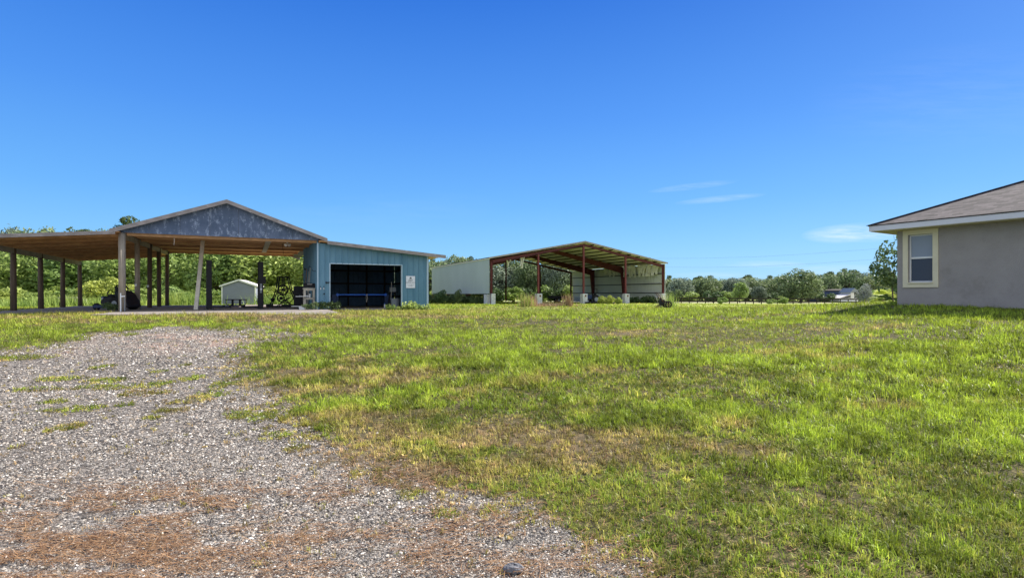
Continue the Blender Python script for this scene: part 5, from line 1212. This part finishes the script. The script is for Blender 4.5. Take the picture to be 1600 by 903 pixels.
x_, y_ = at(930, 62.5); o = MB().path([(-1.2, 0, .12), (-.4, .1, .15), (.5, 0, .1), (1.4, -.1, .12), (2.2, .1, .08), (2.9, 0, .07)], .09, 10).build('drain_pipe', 'black'); o.location = (x_, y_, gz1(x_, y_)); tag(o, 'long black corrugated pipe lying in front of the tractor', 'pipe')
x_, y_ = at(856, 41); o = MB().path([(-.9, 0, .10), (-.3, .05, .13), (.4, 0, .1), (1.1, -.1, .12)], .07, 10).build('log', 'bark'); o.location = (x_, y_, gz1(x_, y_)); tag(o, 'thin dark log lying among the straw coloured tufts', 'log')
# tiller
x_, y_ = at(1037, 34.5); ti = thing('garden_tiller', 'small old wheeled tiller standing in the grass by the plumed clump', 'tiller', (x_, y_, gz1(x_, y_)), R(12))
mb = MB(); mb.box(-.28, .02, -.12, .12, .25, .55); mb.tube((-.2, 0, .55), (-.2, 0, .66), .08); mb.build('engine', 'black', ti, bevel=.02)
for yy in (-.16, .16):
    w_ = MB().ring((.25, yy, .24), (0, 1, 0), .19, .045, 22, 8).build('wheel', 'rubber', ti); mb = MB()
    for i in range(6): a = i * math.pi / 3; mb.tube((.25, yy, .24), (.25 + .18 * math.cos(a), yy, .24 + .18 * math.sin(a)), .014, 6)
    mb.build('spoke', 'rust', w_)
mb = MB()
for yy in (-.14, .14): mb.path([(-.1, yy, .4), (-.32, yy, .75), (-.48, yy, .95)], .018)
mb.build('handlebar', 'rust', ti)
mb = MB(); mb.tube((-.42, -.2, .12), (-.42, .2, .12), .03)
for i in range(6): a = i * 1.05; mb.bar((-.42, (i - 2.5) * .07, .12), (-.42 + .13 * math.cos(a), (i - 2.5) * .07, .12 + .12 * math.sin(a)), .04, .012)
mb.build('tines', 'rust', ti); MB().bar((-.4, 0, .2), (.25, 0, .26), .06, .06).build('chassis', 'black', ti)

# ---- far fence
f0 = at(1052, 116); f1 = at(1350, 118)
fe = thing('board_fence', 'dark two rail board fence at the far edge of the lawn', 'fence', (f0[0], f0[1], 0))
nP = 24; top0 = None
pts = []
for i in range(nP + 1):
    f = i / nP; x = f0[0] + (f1[0] - f0[0]) * f; y = f0[1] + (f1[1] - f0[1]) * f; z = gz1(x, y); zt = zz(465.2 + 2.0 * f, y)
    pts.append((x - f0[0], y - f0[1], zt)); MB().box(x - f0[0] - .08, x - f0[0] + .08, y - f0[1], y - f0[1] + .12, z - .2, zt + .05).build('post', 'fence', fe)
for dz, h_ in ((0, .27), (-.60, .27)):
    mb = MB()
    for a, c in zip(pts[:-1], pts[1:]): mb.bar((a[0], a[1] - .03, a[2] - .08 + dz), (c[0], c[1] - .03, c[2] - .08 + dz), .05, h_)
    mb.build('rail', 'fence', fe)
# ---- far farm building and dark long shed
x_, y_ = at(1325, 150); zg = gz1(x_, y_); fb_ = thing('farm_building', 'small far building with sloping white roof and raised grey gable', 'building', (x_, y_, zg), R(0))
k_ = 150 / F; zt = lambda py: zz(py, 150) - zg
mb = MB(); mb.prism([(-2.4, 0, zt(465.6)), (1.5, 0, zt(458)), (1.5, 0, zt(459.2)), (-2.4, 0, zt(466.6))], (0, 5, 0)); mb.build('low_roof', 'pale_roof', fb_)
MB().box(-2.2, 3.0, .3, 4.8, 0, zt(466)).build('wall', 'white', fb_); MB().box(.9, 1.75, .1, 4.9, zt(466) + .01, zt(457)).build('tower_wall', 'white', fb_)
mb = MB(); mb.prism([(.5, -.2, zt(457)), (1.75, -.2, zt(450)), (2.9, -.2, zt(456))], (0, 5.4, 0)); mb.build('upper_roof', 'greyplastic', fb_)
MB().box(1.76, 2.8, .6, 4.6, zt(466) + .01, zt(457)).build('door', 'black', fb_)
x_, y_ = at(1300, 158); zg = gz1(x_, y_); lb_ = thing('long_shed', 'long low dark shed under the distant trees', 'shed', (x_, y_, zg)); MB().box(-3.4, 4.2, 0, 6, 0, zz(454.5, 158) - zg).build('wall', 'darkblue', lb_)
mb = MB(); mb.prism([(-3.6, -.3, zz(454.5, 158) - zg), (4.4, -.3, zz(454.5, 158) - zg), (4.4, 3, zz(452, 158) - zg), (-3.6, 3, zz(452, 158) - zg)], (0, 0, .12)); mb.build('roof', 'fence', lb_)

# ---- utility pole and wires
x_, y_ = at(1015.5, 100); zg = gz1(x_, y_); zp = zz(402.5, 100)
up = thing('utility_pole', 'utility pole rising behind the right slope of the steel barn', 'utility pole', (x_, y_, zg))
MB().tube((0, 0, -.2), (0, 0, zp - zg), .16, 10, .12).build('pole', 'fence', up); MB().box(-.35, .6, -.06, .06, zp - zg - .5, zp - zg - .38).build('crossarm', 'fence', up)
for a in (-.3, .5): MB().tube((a, 0, zp - zg - .38), (a, 0, zp - zg - .18), .05).build('insulator', 'greyplastic', up)
for i, (ya, pts) in enumerate(((0, [(1016, 404, 100), (1100, 403.5, 96), (1180, 401.5, 92), (1260, 397, 88), (1380, 388, 82), (1520, 372, 76), (1750, 340, 68)]), (1, [(1016, 417, 100), (1100, 418, 96), (1180, 416.5, 92), (1280, 411.5, 88), (1400, 403, 82), (1520, 391, 76), (1750, 362, 68)]))):
    W3 = [Vector((*at(p[0], p[2]), zz(p[1], p[2]))) for p in pts]; o0 = W3[0].copy()
    o = MB().path([w - o0 for w in W3], .009, 5).build('power_line', 'girt'); o.location = o0; tag(o, f'{"upper" if i == 0 else "lower"} power line running right from the utility pole', 'power line', None)
x_, y_ = at(1750, 68); up2 = thing('utility_pole', 'utility pole out to the right carrying both power lines', 'utility pole', (x_, y_, gz1(x_, y_)))
MB().tube((0, 0, -.2), (0, 0, zz(335, 68) - gz1(x_, y_)), .17, 10, .12).build('pole', 'fence', up2)

# drop unused prototypes
for p in P_br + P_oak + P_pine + P_shrub + [P_silver, P_mag]:
    if p.name not in USED:
        for ch in list(p.children): bpy.data.objects.remove(ch)
        bpy.data.objects.remove(p)
for o in S.objects:
    for k in ('H', 'Wd'):
        if k in o: del o[k]
